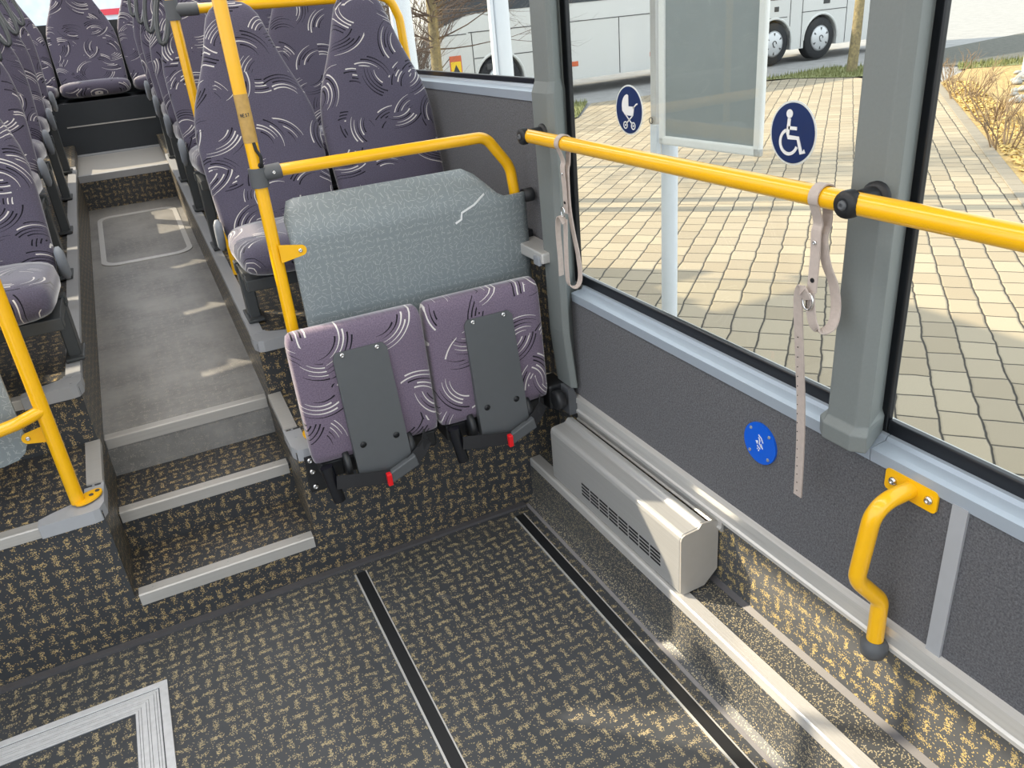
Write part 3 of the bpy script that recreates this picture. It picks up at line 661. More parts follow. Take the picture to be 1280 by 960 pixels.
# ------------------------------------------------------------------ partition panels
def board_mb(x0, x1, z0, z1, y, fold=True):
    mb = MB(); cols = 30; rows = 26; vs = []; fs = []; T = 0.012
    def top(x):
        f = (x - x0) / (x1 - x0)
        t = z1
        if f < 0.06: t = z1 - 0.045 + 0.045 * math.sqrt(max(0, 1 - (1 - f / 0.06) ** 2))
        if fold and f > 0.775:
            q = min(1, (f - 0.775) / 0.115); t = z1 - 0.088 * (q * q * (3 - 2 * q) * 0.5 + q * 0.5)
        return t
    def yy(x, z, t):
        f = (x - x0) / (x1 - x0)
        d = max(0, z - (z1 - 0.10)); o = 0.9 * d * d / 0.10
        if fold and f > 0.93: o -= 0.0; o += 0.010 * ((f - 0.93) / 0.07) ** 1.6
        return y + o
    for side in (0, 1):
        for i in range(cols + 1):
            x = x0 + (x1 - x0) * i / cols; t = top(x)
            for j in range(rows + 1):
                z = z0 + (t - z0) * j / rows; vs.append((x, yy(x, z, t) + side * T, z))
    N = (cols + 1) * (rows + 1); idx = lambda s_, i, j: s_ * N + i * (rows + 1) + j
    for i in range(cols):
        for j in range(rows):
            fs.append((idx(0, i, j), idx(0, i + 1, j), idx(0, i + 1, j + 1), idx(0, i, j + 1))); fs.append((idx(1, i, j), idx(1, i, j + 1), idx(1, i + 1, j + 1), idx(1, i + 1, j)))
    mb.add(vs, fs, True); ed = []
    for i in range(cols): ed += [(idx(0, i + 1, 0), idx(0, i, 0), idx(1, i, 0), idx(1, i + 1, 0)), (idx(0, i, rows), idx(0, i + 1, rows), idx(1, i + 1, rows), idx(1, i, rows))]
    for j in range(rows): ed += [(idx(0, 0, j), idx(0, 0, j + 1), idx(1, 0, j + 1), idx(1, 0, j)), (idx(0, cols, j + 1), idx(0, cols, j), idx(1, cols, j), idx(1, cols, j + 1))]
    b = len(mb.v) - len(vs)
    for f in ed: mb.f.append(tuple(b + q for q in f)); mb.sm.append(False)
    return mb
pr = thing('partition_panel', 'grey partition panel with fine white dashes above the folded seats', 'partition', (0.69, 2.215, 0.62))
board_mb(0.345, 1.100, 0.62, 1.208, 2.246).build('panel', 'laminate', pr, uvm='xz')
cr = MB(); pts = [(0.955, 2.2515, 1.138), (0.915, 2.2448, 1.112), (0.872, 2.2447, 1.095), (0.868, 2.2447, 1.075), (0.848, 2.2447, 1.066)]
cr.ribbon(pts, (0.3, 0, 1), 0.006, 0.002).build('scratch', 'white', pr)
pl = thing('partition_panel', 'grey dashed partition panel at the left edge, behind the left yellow stanchion', 'partition', (-0.8, 2.30, 0.62))
lp = MB(); lp.prism([(-0.455, 2.295, 0.72), (-0.457, 2.295, 0.69), (-0.468, 2.295, 0.665), (-0.49, 2.295, 0.648), (-0.53, 2.295, 0.640), (-1.2, 2.295, 0.640), (-1.2, 2.295, 1.20), (-0.50, 2.295, 1.20), (-0.47, 2.295, 1.18), (-0.455, 2.295, 1.15)], (0, 0.012, 0)).build('panel', 'laminate', pl, uvm='xz')

# ------------------------------------------------------------------ yellow poles and rails
def lug(mb, x, y, z, sgn, L=0.055):
    # rounded tab for a panel bolt, lying in the xz plane
    pts = []
    for k in range(13):
        a = -pi / 2 + pi * k / 12; pts.append((x + sgn * (L + 0.016 * math.cos(a)), y, z + 0.016 * math.sin(a)))
    pts = [(x, y, z - 0.026)] + pts + [(x, y, z + 0.026)]
    if sgn < 0: pts = pts[::-1]
    return mb.prism(pts, (0, 0.004, 0))
def foot_flange(mb, x, y, z, sgn):
    pts = []
    for k in range(17):
        a = 2 * pi * k / 16; pts.append((x + sgn * 0.030 + 0.024 * math.cos(a) + 0.0, y + 0.035 + 0.024 * math.sin(a) * 1.6, z))
    mb.prism(pts, (0, 0, 0.005))
    return mb
PX, PY = 0.302, 2.27
gp = thing('grab_pole', 'tall yellow pole with brown tape, in front of the right-hand seats', 'pole', (PX, PY, zp1(PY) + 0.012))
MB().tube([(PX, PY, zp1(PY) + 0.010), (PX, PY, 2.2)], 0.0180, 20).build('pole', 'yellow', gp)
fl = MB(); foot_flange(fl, PX - 0.01, PY - 0.03, zp1(PY) + 0.012, -0.2); f_ = fl.build('base_flange', 'yellow', gp, bevel=0.0015)
for dy in (-0.03, 0.04):
    sc = MB(); screw_head(sc, (PX - 0.012, PY + dy, zp1(PY) + 0.017), 0.006, 'Z'); sc.build('flange_screw', 'chrome', f_)
tp = MB(); tp.tube([(PX, PY, 1.385), (PX, PY, 1.462)], 0.0188, 20); tp.tube([(PX, PY, 1.462), (PX, PY, 1.508)], 0.0186, 20); tpo = tp.build('tape_wrap', 'tape', gp)
gl_ = MB()
for i, segs in enumerate((((0, 0, 0, 1), (0, 1, 0.6, 0), (0.6, 0, 0.6, 1)), ((0, 0, 0, 1), (0, 1, 0.6, 1), (0, 0.5, 0.5, 0.5), (0, 0, 0.6, 0)), ((0.6, 1, 0, 0.9), (0, 0.9, 0.6, 0.2), (0.6, 0.2, 0, 0)), ((0.3, 0, 0.3, 1), (0, 1, 0.6, 1)))):
    for (a0, b0, a1, b1) in segs:
        def pt(a, b):
            th = -pi / 2 - 0.75 + (i + a) * 0.34; return (PX + 0.0190 * math.cos(th), PY + 0.0190 * math.sin(th), 1.452 + b * 0.008)
        gl_.tube([pt(a0, b0), pt(a1, b1)], 0.0009, 5)
gl_.build('tape_lettering', 'seam', tpo)
cb = MB(); cb.tube(fillet([(PX + 0.004, PY - 0.019, 1.386), (PX + 0.006, PY - 0.022, 1.366), (PX + 0.014, PY - 0.023, 1.348), (PX + 0.012, PY - 0.0225, 1.330), (PX + 0.010, PY - 0.016, 1.325)], 0.01, 4), 0.0045, 8)
cbo = cb.build('cable', 'black', gp)
MB().lathe([(0.002, 0.0), (0.008, 0.0), (0.008, 0.002)], (PX + 0.010, PY - 0.0195, 1.325), (Vector((0, 1, 0)), Vector((1, 0, 0)), Vector((0, 0, 1))), 12).build('cable_hole', 'black', gp)
cl = MB(); cl.tube([(PX, PY, 1.266), (PX, PY, 1.318)], 0.0245, 20); cl.tube([(PX + 0.015, PY, 1.300), (PX + 0.062, PY, 1.303)], 0.0215, 18)
clo = cl.build('clamp', 'clampgrey', gp, bevel=0.002)
s1 = MB(); screw_head(s1, (PX + 0.04, PY - 0.0205, 1.302), 0.005, (Vector((0, -1, 0)), Vector((1, 0, 0)), Vector((0, 0, 1)))); s1.build('clamp_screw', 'chrome', clo)
MB().tube(fillet([(PX + 0.055, PY, 1.303), (0.985, PY, 1.303), (1.066, PY + 0.012, 1.20), (1.084, PY + 0.016, 1.03), (1.084, PY + 0.016, 0.92)], [0, 0.055, 0.10, 0.05, 0], 10), 0.0170, 18).build('cross_rail', 'yellow', gp)
MB().lathe([(0.014, 0), (0.022, 0.0), (0.022, 0.034)], (1.096, PY, 1.105), 'X', 16).build('wall_mount', 'black', gp)
lg = MB(); lug(lg, PX + 0.008, PY - 0.0245, 1.079, 1, 0.06); lgo = lg.build('panel_lug', 'yellow', gp, bevel=0.001)
s2 = MB(); screw_head(s2, (PX + 0.066, PY - 0.0245, 1.079), 0.0065, (Vector((0, -1, 0)), Vector((1, 0, 0)), Vector((0, 0, 1)))); s2.build('lug_screw', 'chrome', lgo)

QX, QY = -0.388, 2.27
gq = thing('grab_pole', 'thick yellow stanchion on a grey corner cap left of the steps', 'pole', (QX, QY, zp1(QY) + 0.012))
MB().tube([(QX, QY, zp1(QY) + 0.012), (QX, QY, 2.2)], 0.0190, 20).build('pole', 'yellow', gq)
fl = MB(); zq = zp1(QY) + 0.0125
pts = []
for k in range(20):
    a = 2 * pi * k / 20; pts.append((QX + 0.028 + 0.044 * math.cos(a) * 0.72 - 0.026 * math.sin(a) * -0.7, QY + 0.004 + 0.044 * math.cos(a) * 0.7 - 0.026 * math.sin(a) * 0.72, zq))
fl.prism(pts, (0, 0, 0.006)); fo = fl.build('base_flange', 'yellow', gq, bevel=0.0015)
for q in ((0.030, 0.006), (0.046, 0.022)):
    sc = MB(); sc.lathe([(0.0065, 0), (0.0065, 0.0016), (0.003, 0.001)], (QX + q[0] + 0.006, QY + q[1] + 0.002, zq + 0.006), 'Z', 10); sc.build('flange_hole', 'seam', fo)
MB().tube(fillet([(QX, QY - 0.002, 0.785), (-0.45, QY - 0.03, 0.775), (-0.55, QY - 0.05, 0.765), (-1.2, QY - 0.05, 0.765)], [0, 0.08, 0.1, 0], 6), 0.0172, 16).build('cross_rail', 'yellow', gq)
lg = MB(); lug(lg, QX - 0.008, QY + 0.018, 0.707, -1, 0.052); lgo = lg.build('panel_lug', 'yellow', gq, bevel=0.001)
s2 = MB(); screw_head(s2, (QX - 0.060, QY + 0.018, 0.707), 0.0065, (Vector((0, -1, 0)), Vector((1, 0, 0)), Vector((0, 0, 1)))); s2.build('lug_screw', 'chrome', lgo)

BX, BY = 0.274, 3.32
gb = thing('grab_pole', 'yellow pole with a high cross rail, behind the first right-hand double seat', 'pole', (BX, BY, z_plat(BY) + 0.006))
MB().tube([(BX, BY, z_plat(BY) + 0.005), (BX, BY, 2.2)], 0.0170, 16).build('pole', 'yellow', gb)
cl = MB(); cl.tube([(BX, BY, 1.712), (BX, BY, 1.778)], 0.0245, 16); cl.tube([(BX + 0.01, BY, 1.745), (BX + 0.088, BY, 1.745)], 0.0225, 16); cl.build('clamp', 'clampgrey', gb, bevel=0.002)
MB().tube(fillet([(BX + 0.07, BY, 1.745), (1.085, BY, 1.735), (1.118, BY, 1.65), (1.128, BY, 1.40)], [0, 0.07, 0.08, 0], 8), 0.0170, 16).build('cross_rail', 'yellow', gb)
gl = thing('grab_pole', 'yellow pole between the first and second left-hand double seats', 'pole', (-0.390, 3.32, z_plat(3.32) + 0.006))
MB().tube([(-0.390, 3.32, z_plat(3.32) + 0.005), (-0.390, 3.32, 2.2)], 0.0170, 16).build('pole', 'yellow', gl)

# wall handrail above the wheelchair bay
hr = thing('wall_handrail', 'yellow handrail across the window, between the two grey pillars', 'handrail', (1.03, 1.4, 1.317))
HX, HZ = 1.035, 1.3165
MB().tube([(HX, 2.088, HZ), (HX, -1.4, HZ)], 0.0185, 22).build('tube', 'yellow', hr)
for yy in (2.082, 0.912):
    mo = MB(); mo.tube([(HX + 0.012, yy, HZ), (1.092, yy, HZ)], 0.019, 16); mo.lathe([(0.020, 0), (0.027, 0.004), (0.027, 0.012)], (1.078, yy, HZ), 'X', 18)
    mo.lathe([(0.012, -0.008), (0.021, -0.006), (0.0235, 0.0), (0.0235, 0.012)], (HX - 0.016, yy, HZ), 'X', 18)
    moo = mo.build('mount', 'black', hr)
    s3 = MB(); screw_head(s3, (HX - 0.0235, yy, HZ), 0.0085, (Vector((-1, 0, 0)), Vector((0, 1, 0)), Vector((0, 0, 1)))); s3.build('mount_screw', 'clampgrey', moo)

# leather straps hung over the handrail
def strap_loop(y, zb, side=1):
    # round the tube, then both ends brought together below
    pts = []
    for k in range(13):
        a = pi * 1.25 - pi * 1.5 * k / 12
        pts.append((HX + 0.0215 * math.cos(a), y, HZ + 0.0215 * math.sin(a)))
    return pts
def strap_a(y):
    t = thing('hanging_strap', 'beige leather strap with a long punched tail, hung by the right pillar', 'strap', (HX, y, HZ + 0.02))
    lp = strap_loop(y, 0)
    front = [(HX - 0.004, y, 1.272), (HX - 0.007, y, 1.255), (HX - 0.006, y - 0.001, 1.21), (HX - 0.008, y - 0.002, 1.148)]
    rear = [(HX + 0.012, y - 0.004, 1.27), (HX + 0.004, y - 0.006, 1.245), (HX + 0.010, y - 0.012, 1.20), (HX + 0.022, y - 0.022, 1.16), (HX + 0.024, y - 0.030, 1.12), (HX + 0.014, y - 0.034, 1.088), (HX - 0.002, y - 0.024, 1.078), (HX - 0.008, y - 0.012, 1.09), (HX - 0.010, y - 0.004, 1.12), (HX - 0.010, y, 1.148)]
    MB().strap([*front[::-1], *lp, *rear], (0, 1, 0), 0.021, 0.0028).build('loop', 'leather', t)
    MB().strap([(HX - 0.016, y - 0.001, 1.135), (HX - 0.020, y + 0.006, 1.150), (HX - 0.018, y + 0.016, 1.148), (HX - 0.012, y + 0.024, 1.125), (HX - 0.004, y + 0.026, 1.07), (HX + 0.010, y + 0.028, 0.98), (HX + 0.022, y + 0.030, 0.90), (HX + 0.032, y + 0.032, 0.80), (HX + 0.038, y + 0.034, 0.695), (HX + 0.0385, y + 0.0345, 0.676)], [(0, 1, 0.1)] * 2 + [(0, 1, 0.6)] + [(0, 1, 0.0)] * 7, 0.021, 0.0028).build('tail', 'leather', t)
    bk = MB(); bk.tube([(HX - 0.015, y + 0.012 * math.cos(a) - 0.001, 1.132 + 0.016 * math.sin(a)) for a in [2 * pi * k / 16 for k in range(17)]], 0.0022, 8, cap=False); bk.box(HX - 0.0165, HX - 0.0135, y - 0.002, y + 0.002, 1.118, 1.148)
    bk.build('buckle', 'chrome', t)
    rv = MB(); screw_head(rv, (HX - 0.0085, y, 1.238), 0.0045, (Vector((-1, 0, 0)), Vector((0, 1, 0)), Vector((0, 0, 1)))); rv.build('rivet', 'chrome', t)
    MB().lathe([(0.001, 0), (0.0045, 0), (0.0045, 0.001)], (HX - 0.0088, y - 0.002, 1.170), (Vector((-1, 0, 0)), Vector((0, 1, 0)), Vector((0, 0, 1))), 12).build('strap_hole', 'black', t)
    hl = MB()
    for k in range(18):
        f = k / 17; z = 1.05 - 0.36 * f; xx = HX - 0.001 + 0.038 * f
        hl.lathe([(0.0004, 0), (0.0014, 0), (0.0012, 0.0006)], (xx - 0.0022, y + 0.027 + 0.007 * f, z), (Vector((-1, 0, 0)), Vector((0, 1, 0)), Vector((0, 0, 1))), 6)
    hl.build('tail_perforation', 'black', t)
    return t
strap_a(0.978)
def strap_b(y):
    t = thing('hanging_strap', 'beige leather strap looped over the handrail end, by the rear pillar', 'strap', (HX, y, HZ + 0.02))
    lp = strap_loop(y, 0); w_ = (-0.35, 0.94, 0)
    front = [(HX - 0.004, y, 1.272), (HX - 0.007, y, 1.25), (HX - 0.004, y, 1.20), (HX - 0.002, y + 0.002, 1.13)]
    rear = [(HX + 0.010, y - 0.003, 1.265), (HX + 0.004, y - 0.005, 1.24), (HX + 0.004, y - 0.006, 1.15), (HX + 0.010, y - 0.010, 1.08), (HX + 0.014, y - 0.022, 1.02), (HX + 0.012, y - 0.034, 0.955), (HX + 0.002, y - 0.030, 0.928), (HX - 0.010, y - 0.008, 0.930), (HX - 0.012, y - 0.002, 0.96), (HX - 0.010, y, 1.03), (HX - 0.006, y + 0.001, 1.115)]
    MB().strap([*front[::-1], *lp, *rear], (0, 1, 0), 0.020, 0.0028).build('loop', 'leather', t)
    MB().strap([(HX - 0.012, y - 0.004, 1.105), (HX - 0.016, y + 0.004, 1.122), (HX - 0.016, y + 0.018, 1.120), (HX - 0.014, y + 0.030, 1.10), (HX - 0.012, y + 0.036, 1.06), (HX - 0.010, y + 0.036, 1.00), (HX - 0.010, y + 0.036, 0.945)], [(1, 0.25, 0)] * 7, 0.018, 0.0028).build('tail', 'leather', t)
    bk = MB(); bk.tube([(HX - 0.013, y + 0.009 * math.cos(a), 1.135 + 0.014 * math.sin(a)) for a in [2 * pi * k / 14 for k in range(15)]], 0.002, 8, cap=False); bk.build('buckle', 'chrome', t)
    rv = MB(); screw_head(rv, (HX - 0.0085, y, 1.238), 0.004, (Vector((-1, 0, 0)), Vector((0, 1, 0)), Vector((0, 0, 1)))); rv.build('rivet', 'chrome', t)
    MB().lathe([(0.001, 0), (0.004, 0), (0.004, 0.001)], (HX - 0.006, y, 1.160), (Vector((-1, 0, 0)), Vector((0, 1, 0)), Vector((0, 0, 1))), 10).build('strap_hole', 'black', t)
    return t
strap_b(1.872)

# yellow grab handle low on the wall
gh = thing('bent_handrail', 'bent yellow grab handle on the grey carpeted wall below the right window', 'grab handle', (1.14, 0.805, 0.60))
fp = MB(); pts = []
for cy, cz, a0 in ((0.852, 0.775, 0), (0.852, 0.803, 1), (0.758, 0.803, 2), (0.758, 0.775, 3)):
    for k in range(5):
        a = {0: -pi / 2, 1: 0, 2: pi / 2, 3: pi}[a0] + k / 4 * pi / 2
        pts.append((1.1415, cy + 0.009 * math.cos(a), cz - 0.008 + 0.009 * math.sin(a)))
fp.prism(pts, (-0.0045, 0, 0)); fpo = fp.build('flange', 'yellow', gh, bevel=0.001)
for yy in (0.843, 0.766):
    s4 = MB(); screw_head(s4, (1.137, yy, 0.781), 0.0085, (Vector((-1, 0, 0)), Vector((0, 1, 0)), Vector((0, 0, 1)))); s4.build('flange_screw', 'chrome', fpo)
MB().tube(fillet([(1.140, 0.806, 0.782), (1.056, 0.812, 0.772), (1.052, 0.828, 0.592), (1.108, 0.811, 0.528), (1.110, 0.811, 0.400)], [0, 0.055, 0.05, 0.035, 0], 10), 0.0168, 20).build('tube', 'yellow', gh)
MB().lathe([(0.013, -0.036), (0.024, -0.033), (0.0275, -0.02), (0.0275, -0.006), (0.0215, 0.0), (0.0185, 0.006)], (1.110, 0.811, 0.420), 'Z', 20).build('rubber_foot', 'clampgrey', gh)

# round plates and stickers
def disc(mb, c, r, t, ax, seg=48): return mb.lathe([(0.0005, 0), (r, 0), (r, t), (0.0005, t)], c, ax, seg, smooth=False)
AXW = (Vector((-1, 0, 0)), Vector((0, 1, 0)), Vector((0, 0, 1)))
cp = thing('button_plate', 'small bright blue round plate with white emblem on the carpeted wall', 'plate', (XW, 1.20, 0.69))
disc(MB(), (XW + 0.001, 1.200, 0.690), 0.052, 0.006, AXW).build('plate', 'bright_blue', cp)
for dy, dz in ((0.030, 0.030), (-0.030, 0.030), (0.030, -0.030), (-0.030, -0.030)):
    s5 = MB(); screw_head(s5, (XW - 0.005, 1.2 + dy, 0.69 + dz), 0.0042, AXW); s5.build('screw', 'cover', cp)
def flat(mb, c, pts, x, t=0.0012):
    # polygon in the plane x=const; coordinates (a to the viewer's right = -y, b = up)
    return mb.prism([(x, c[0] - a, c[1] + b) for a, b in pts][::-1], (-t, 0, 0))
def stroke(mb, c, pts, wd, x, t=0.0012):
    p = [Vector((x - t / 2, c[0] - a, c[1] + b)) for a, b in pts]
    n = len(p); vs = []; fs = []
    X = Vector((1, 0, 0))
    for i in range(n):
        tg = (p[min(i + 1, n - 1)] - p[max(i - 1, 0)]).normalized(); nn = X.cross(tg)
        vs += [p[i] + nn * wd / 2 - X * t / 2, p[i] - nn * wd / 2 - X * t / 2, p[i] - nn * wd / 2 + X * t / 2, p[i] + nn * wd / 2 + X * t / 2]
    for i in range(n - 1):
        for k in range(4): fs.append((4 * i + k, 4 * i + (k + 1) % 4, 4 * i + 4 + (k + 1) % 4, 4 * i + 4 + k))
    fs += [(0, 1, 2, 3), tuple(range(4 * n - 4, 4 * n))]
    return mb.add(vs, fs)
em = MB(); c0 = (1.200, 0.690); xs = XW - 0.0052
stroke(em, c0, [(-0.004, 0.022), (0.006, 0.016), (0.012, 0.006)], 0.002, xs); stroke(em, c0, [(-0.003, 0.016), (0.002, 0.008), (0.0, 0.0), (0.006, -0.004)], 0.0025, xs)
flat(em, c0, [(-0.012, 0.004), (-0.004, 0.006), (-0.006, -0.004)], xs); flat(em, c0, [(0.004, -0.006), (0.013, -0.010), (0.006, 0.002)], xs)
for k, (a, b) in enumerate(((-0.006, -0.010), (-0.002, -0.012), (0.001, -0.014), (-0.006, -0.017), (-0.002, -0.020))): flat(em, c0, [(a, b), (a + 0.003, b), (a + 0.002, b + 0.003), (a, b + 0.003)], xs)
em.build('emblem', 'white', cp)
def arc(cx, cy, r, a0, a1, n=20): return [(cx + r * math.cos(a0 + (a1 - a0) * k / n), cy + r * math.sin(a0 + (a1 - a0) * k / n)) for k in range(n + 1)]
def sticker(y, z, label):
    t = thing('window_sticker', label, 'sticker', (XG, y, z))
    disc(MB(), (XG - 0.0008, y, z), 0.0625, 0.0010, AXW).build('white_rim', 'white', t)
    disc(MB(), (XG - 0.0017, y, z), 0.0585, 0.0008, AXW).build('blue_face', 'blue', t)
    return t
XS = XG - 0.0024; c1 = (1.222, 1.376)
s_w = sticker(1.222, 1.376, 'round blue sticker with a white wheelchair symbol on the window')
sy = MB(); flat(sy, c1, arc(-0.010, 0.037, 0.0085, 0, 2 * pi, 20)[:-1], XS)
stroke(sy, c1, [(-0.010, 0.028), (-0.012, 0.0), (-0.010, -0.008), (0.016, -0.008), (0.027, -0.036), (0.036, -0.031)], 0.0085, XS); stroke(sy, c1, [(-0.011, 0.010), (0.012, 0.010)], 0.0065, XS)
stroke(sy, c1, arc(-0.008, -0.017, 0.0235, 1.95, 2 * pi - 0.35, 28), 0.0065, XS); sy.build('wheelchair_symbol', 'white', s_w)
c2 = (1.804, 1.383); s_p = sticker(1.804, 1.383, 'round blue sticker with a white pram symbol on the window')
sy = MB(); flat(sy, c2, [(-0.001, 0.010), (-0.001, 0.037)] + arc(-0.001, 0.010, 0.030, pi / 2 + 0.2, pi, 10) + [(-0.030, -0.002), (-0.016, -0.013), (0.020, -0.013), (0.026, 0.010)], XS)
stroke(sy, c2, [(0.020, 0.006), (0.034, 0.016), (0.040, 0.018)], 0.0035, XS); stroke(sy, c2, [(-0.014, -0.012), (0.016, -0.034)], 0.0032, XS); stroke(sy, c2, [(0.018, -0.012), (-0.012, -0.034)], 0.0032, XS)
for a in (-0.016, 0.020):
    stroke(sy, c2, arc(a, -0.038, 0.0085, 0, 2 * pi, 18), 0.0028, XS); flat(sy, c2, arc(a, -0.038, 0.0028, 0, 2 * pi, 8)[:-1], XS)
sy.build('pram_symbol', 'white', s_p)

# ------------------------------------------------------------------ heater and floor fittings
ht = thing('convector_heater', 'silver sheet-metal heater box on the ledge by the wall', 'heater', (1.08, 1.68, 0.188))
hp_ = [(1.016, 0.200), (1.016, 0.372), (1.020, 0.384), (1.030, 0.388), (1.072, 0.391), (1.082, 0.403), (1.087, 0.404), (1.104, 0.399), (1.108, 0.392), (1.108, 0.235), (1.096, 0.194), (1.026, 0.191)]
hb = MB(); hb.prism([(x, 1.338, z) for x, z in hp_], (0, 2.035 - 1.338, 0))
hb.build('housing', 'heater', ht, bevel=0.0065)
he = MB(); he.prism([(1.08 + (x - 1.08) * 0.985 if x < 1.1 else (x + 0.030 if x > 1.105 else x + 0.012), 1.3315, 0.30 + (z - 0.30) * 0.985) for x, z in hp_], (0, 0.007, 0)); he.build('end_cap', 'heater_end', ht, bevel=0.002)
gr = MB()
for i in range(8):
    for j in range(4):
        y1 = 1.842 - i * 0.0535; z1 = 0.276 - j * 0.0125; gr.box(1.0152, 1.0165, y1 - 0.046, y1, z1 - 0.0065, z1)
gr.build('vent_grille', 'black', ht)
def track(x, label, y1=2.150):
    t = thing('floor_track', label, 'floor track', (x, 1.0, 0.001))
    MB().box(x - 0.0165, x + 0.0165, -2.4, y1, 0.0005, 0.0030).build('rubber_insert', 'black', t)
    MB().box(x - 0.0225, x - 0.0165, -2.4, y1 - 0.004, 0.0005, 0.0038).build('edge_rail', 'alu', t); MB().box(x + 0.0165, x + 0.0205, -2.4, y1, 0.0005, 0.0036).build('edge_rail', 'alu', t)
    return t
track(0.329, 'black floor track with light edges, farther from the heater'); track(0.923, 'black floor track with light edges, running beside the ledge')
ff = thing('ramp_frame', 'ribbed aluminium ramp frame corner set in the floor at the lower left', 'ramp frame', (-0.60, 1.6, 0.002))
W_ = 0.088; X1, Y1 = -0.294, 1.985
def mitre(o, i, zt):
    # frame ring between offsets o and i, from the outer corner going left and to the front
    mb = MB(); z0 = 0.0005
    mb.hexa([(XL + 0.06, Y1 - o, z0), (XL + 0.06, Y1 - i, z0), (X1 - i, Y1 - i, z0), (X1 - o, Y1 - o, z0)], [(XL + 0.06, Y1 - o, zt), (XL + 0.06, Y1 - i, zt), (X1 - i, Y1 - i, zt), (X1 - o, Y1 - o, zt)])
    mb.hexa([(X1 - o, Y1 - o, z0), (X1 - i, Y1 - i, z0), (X1 - i, 0.2, z0), (X1 - o, 0.2, z0)], [(X1 - o, Y1 - o, zt), (X1 - i, Y1 - i, zt), (X1 - i, 0.2, zt), (X1 - o, 0.2, zt)])
    return mb
frm = plain('frame_aluminium', (0.66, 0.66, 0.67), 0.5, 0.25, noise_amt=0.16, scale=60)
mitre(0.0, 0.022, 0.006).build('outer_lip', frm, ff, bevel=0.001)
rb = MB()
for k in range(9):
    a = 0.0255 + k * 0.0069; q = mitre(a, a + 0.0056 if k % 3 != 2 else a + 0.0069, 0.0042); rb.add(q.v, q.f)
rb.build('ribbed_band', frm, ff); mitre(0.020, 0.090, 0.0030).build('groove_base', 'panelgrey', ff)
fh = thing('floor_hatch', 'rounded hatch with metal rim in the worn aisle floor', 'hatch', (-0.06, 5.0, z_aisle(5.0)))
def rrect(x0, x1, y0, y1, r, n=8):
    pts = []
    for cx, cy, a0 in ((x1 - r, y1 - r, 0), (x0 + r, y1 - r, pi / 2), (x0 + r, y0 + r, pi), (x1 - r, y0 + r, 1.5 * pi)):
        pts += [(cx + r * math.cos(a0 + pi / 2 * k / n), cy + r * math.sin(a0 + pi / 2 * k / n)) for k in range(n + 1)]
    return pts
o_ = rrect(-0.285, 0.185, 4.60, 5.62, 0.09); i_ = rrect(-0.258, 0.158, 4.64, 5.58, 0.07); n_ = len(o_)
rim = MB(); lv = [(x, y, z_aisle(y) + 0.001) for x, y in o_] + [(x, y, z_aisle(y) + 0.004) for x, y in o_] + [(x, y, z_aisle(y) + 0.004) for x, y in i_] + [(x, y, z_aisle(y) + 0.001) for x, y in i_]
rim.add(lv, [(a * n_ + k, a * n_ + (k + 1) % n_, (a + 1) * n_ + (k + 1) % n_, (a + 1) * n_ + k) for a in range(3) for k in range(n_)]); rim.build('rim', 'alu', fh)
lid = MB(); lid.add([(x, y, z_aisle(y) + 0.0025) for x, y in i_], [tuple(range(n_))]); lid.build('lid', 'vinyl_worn_sheen', fh)

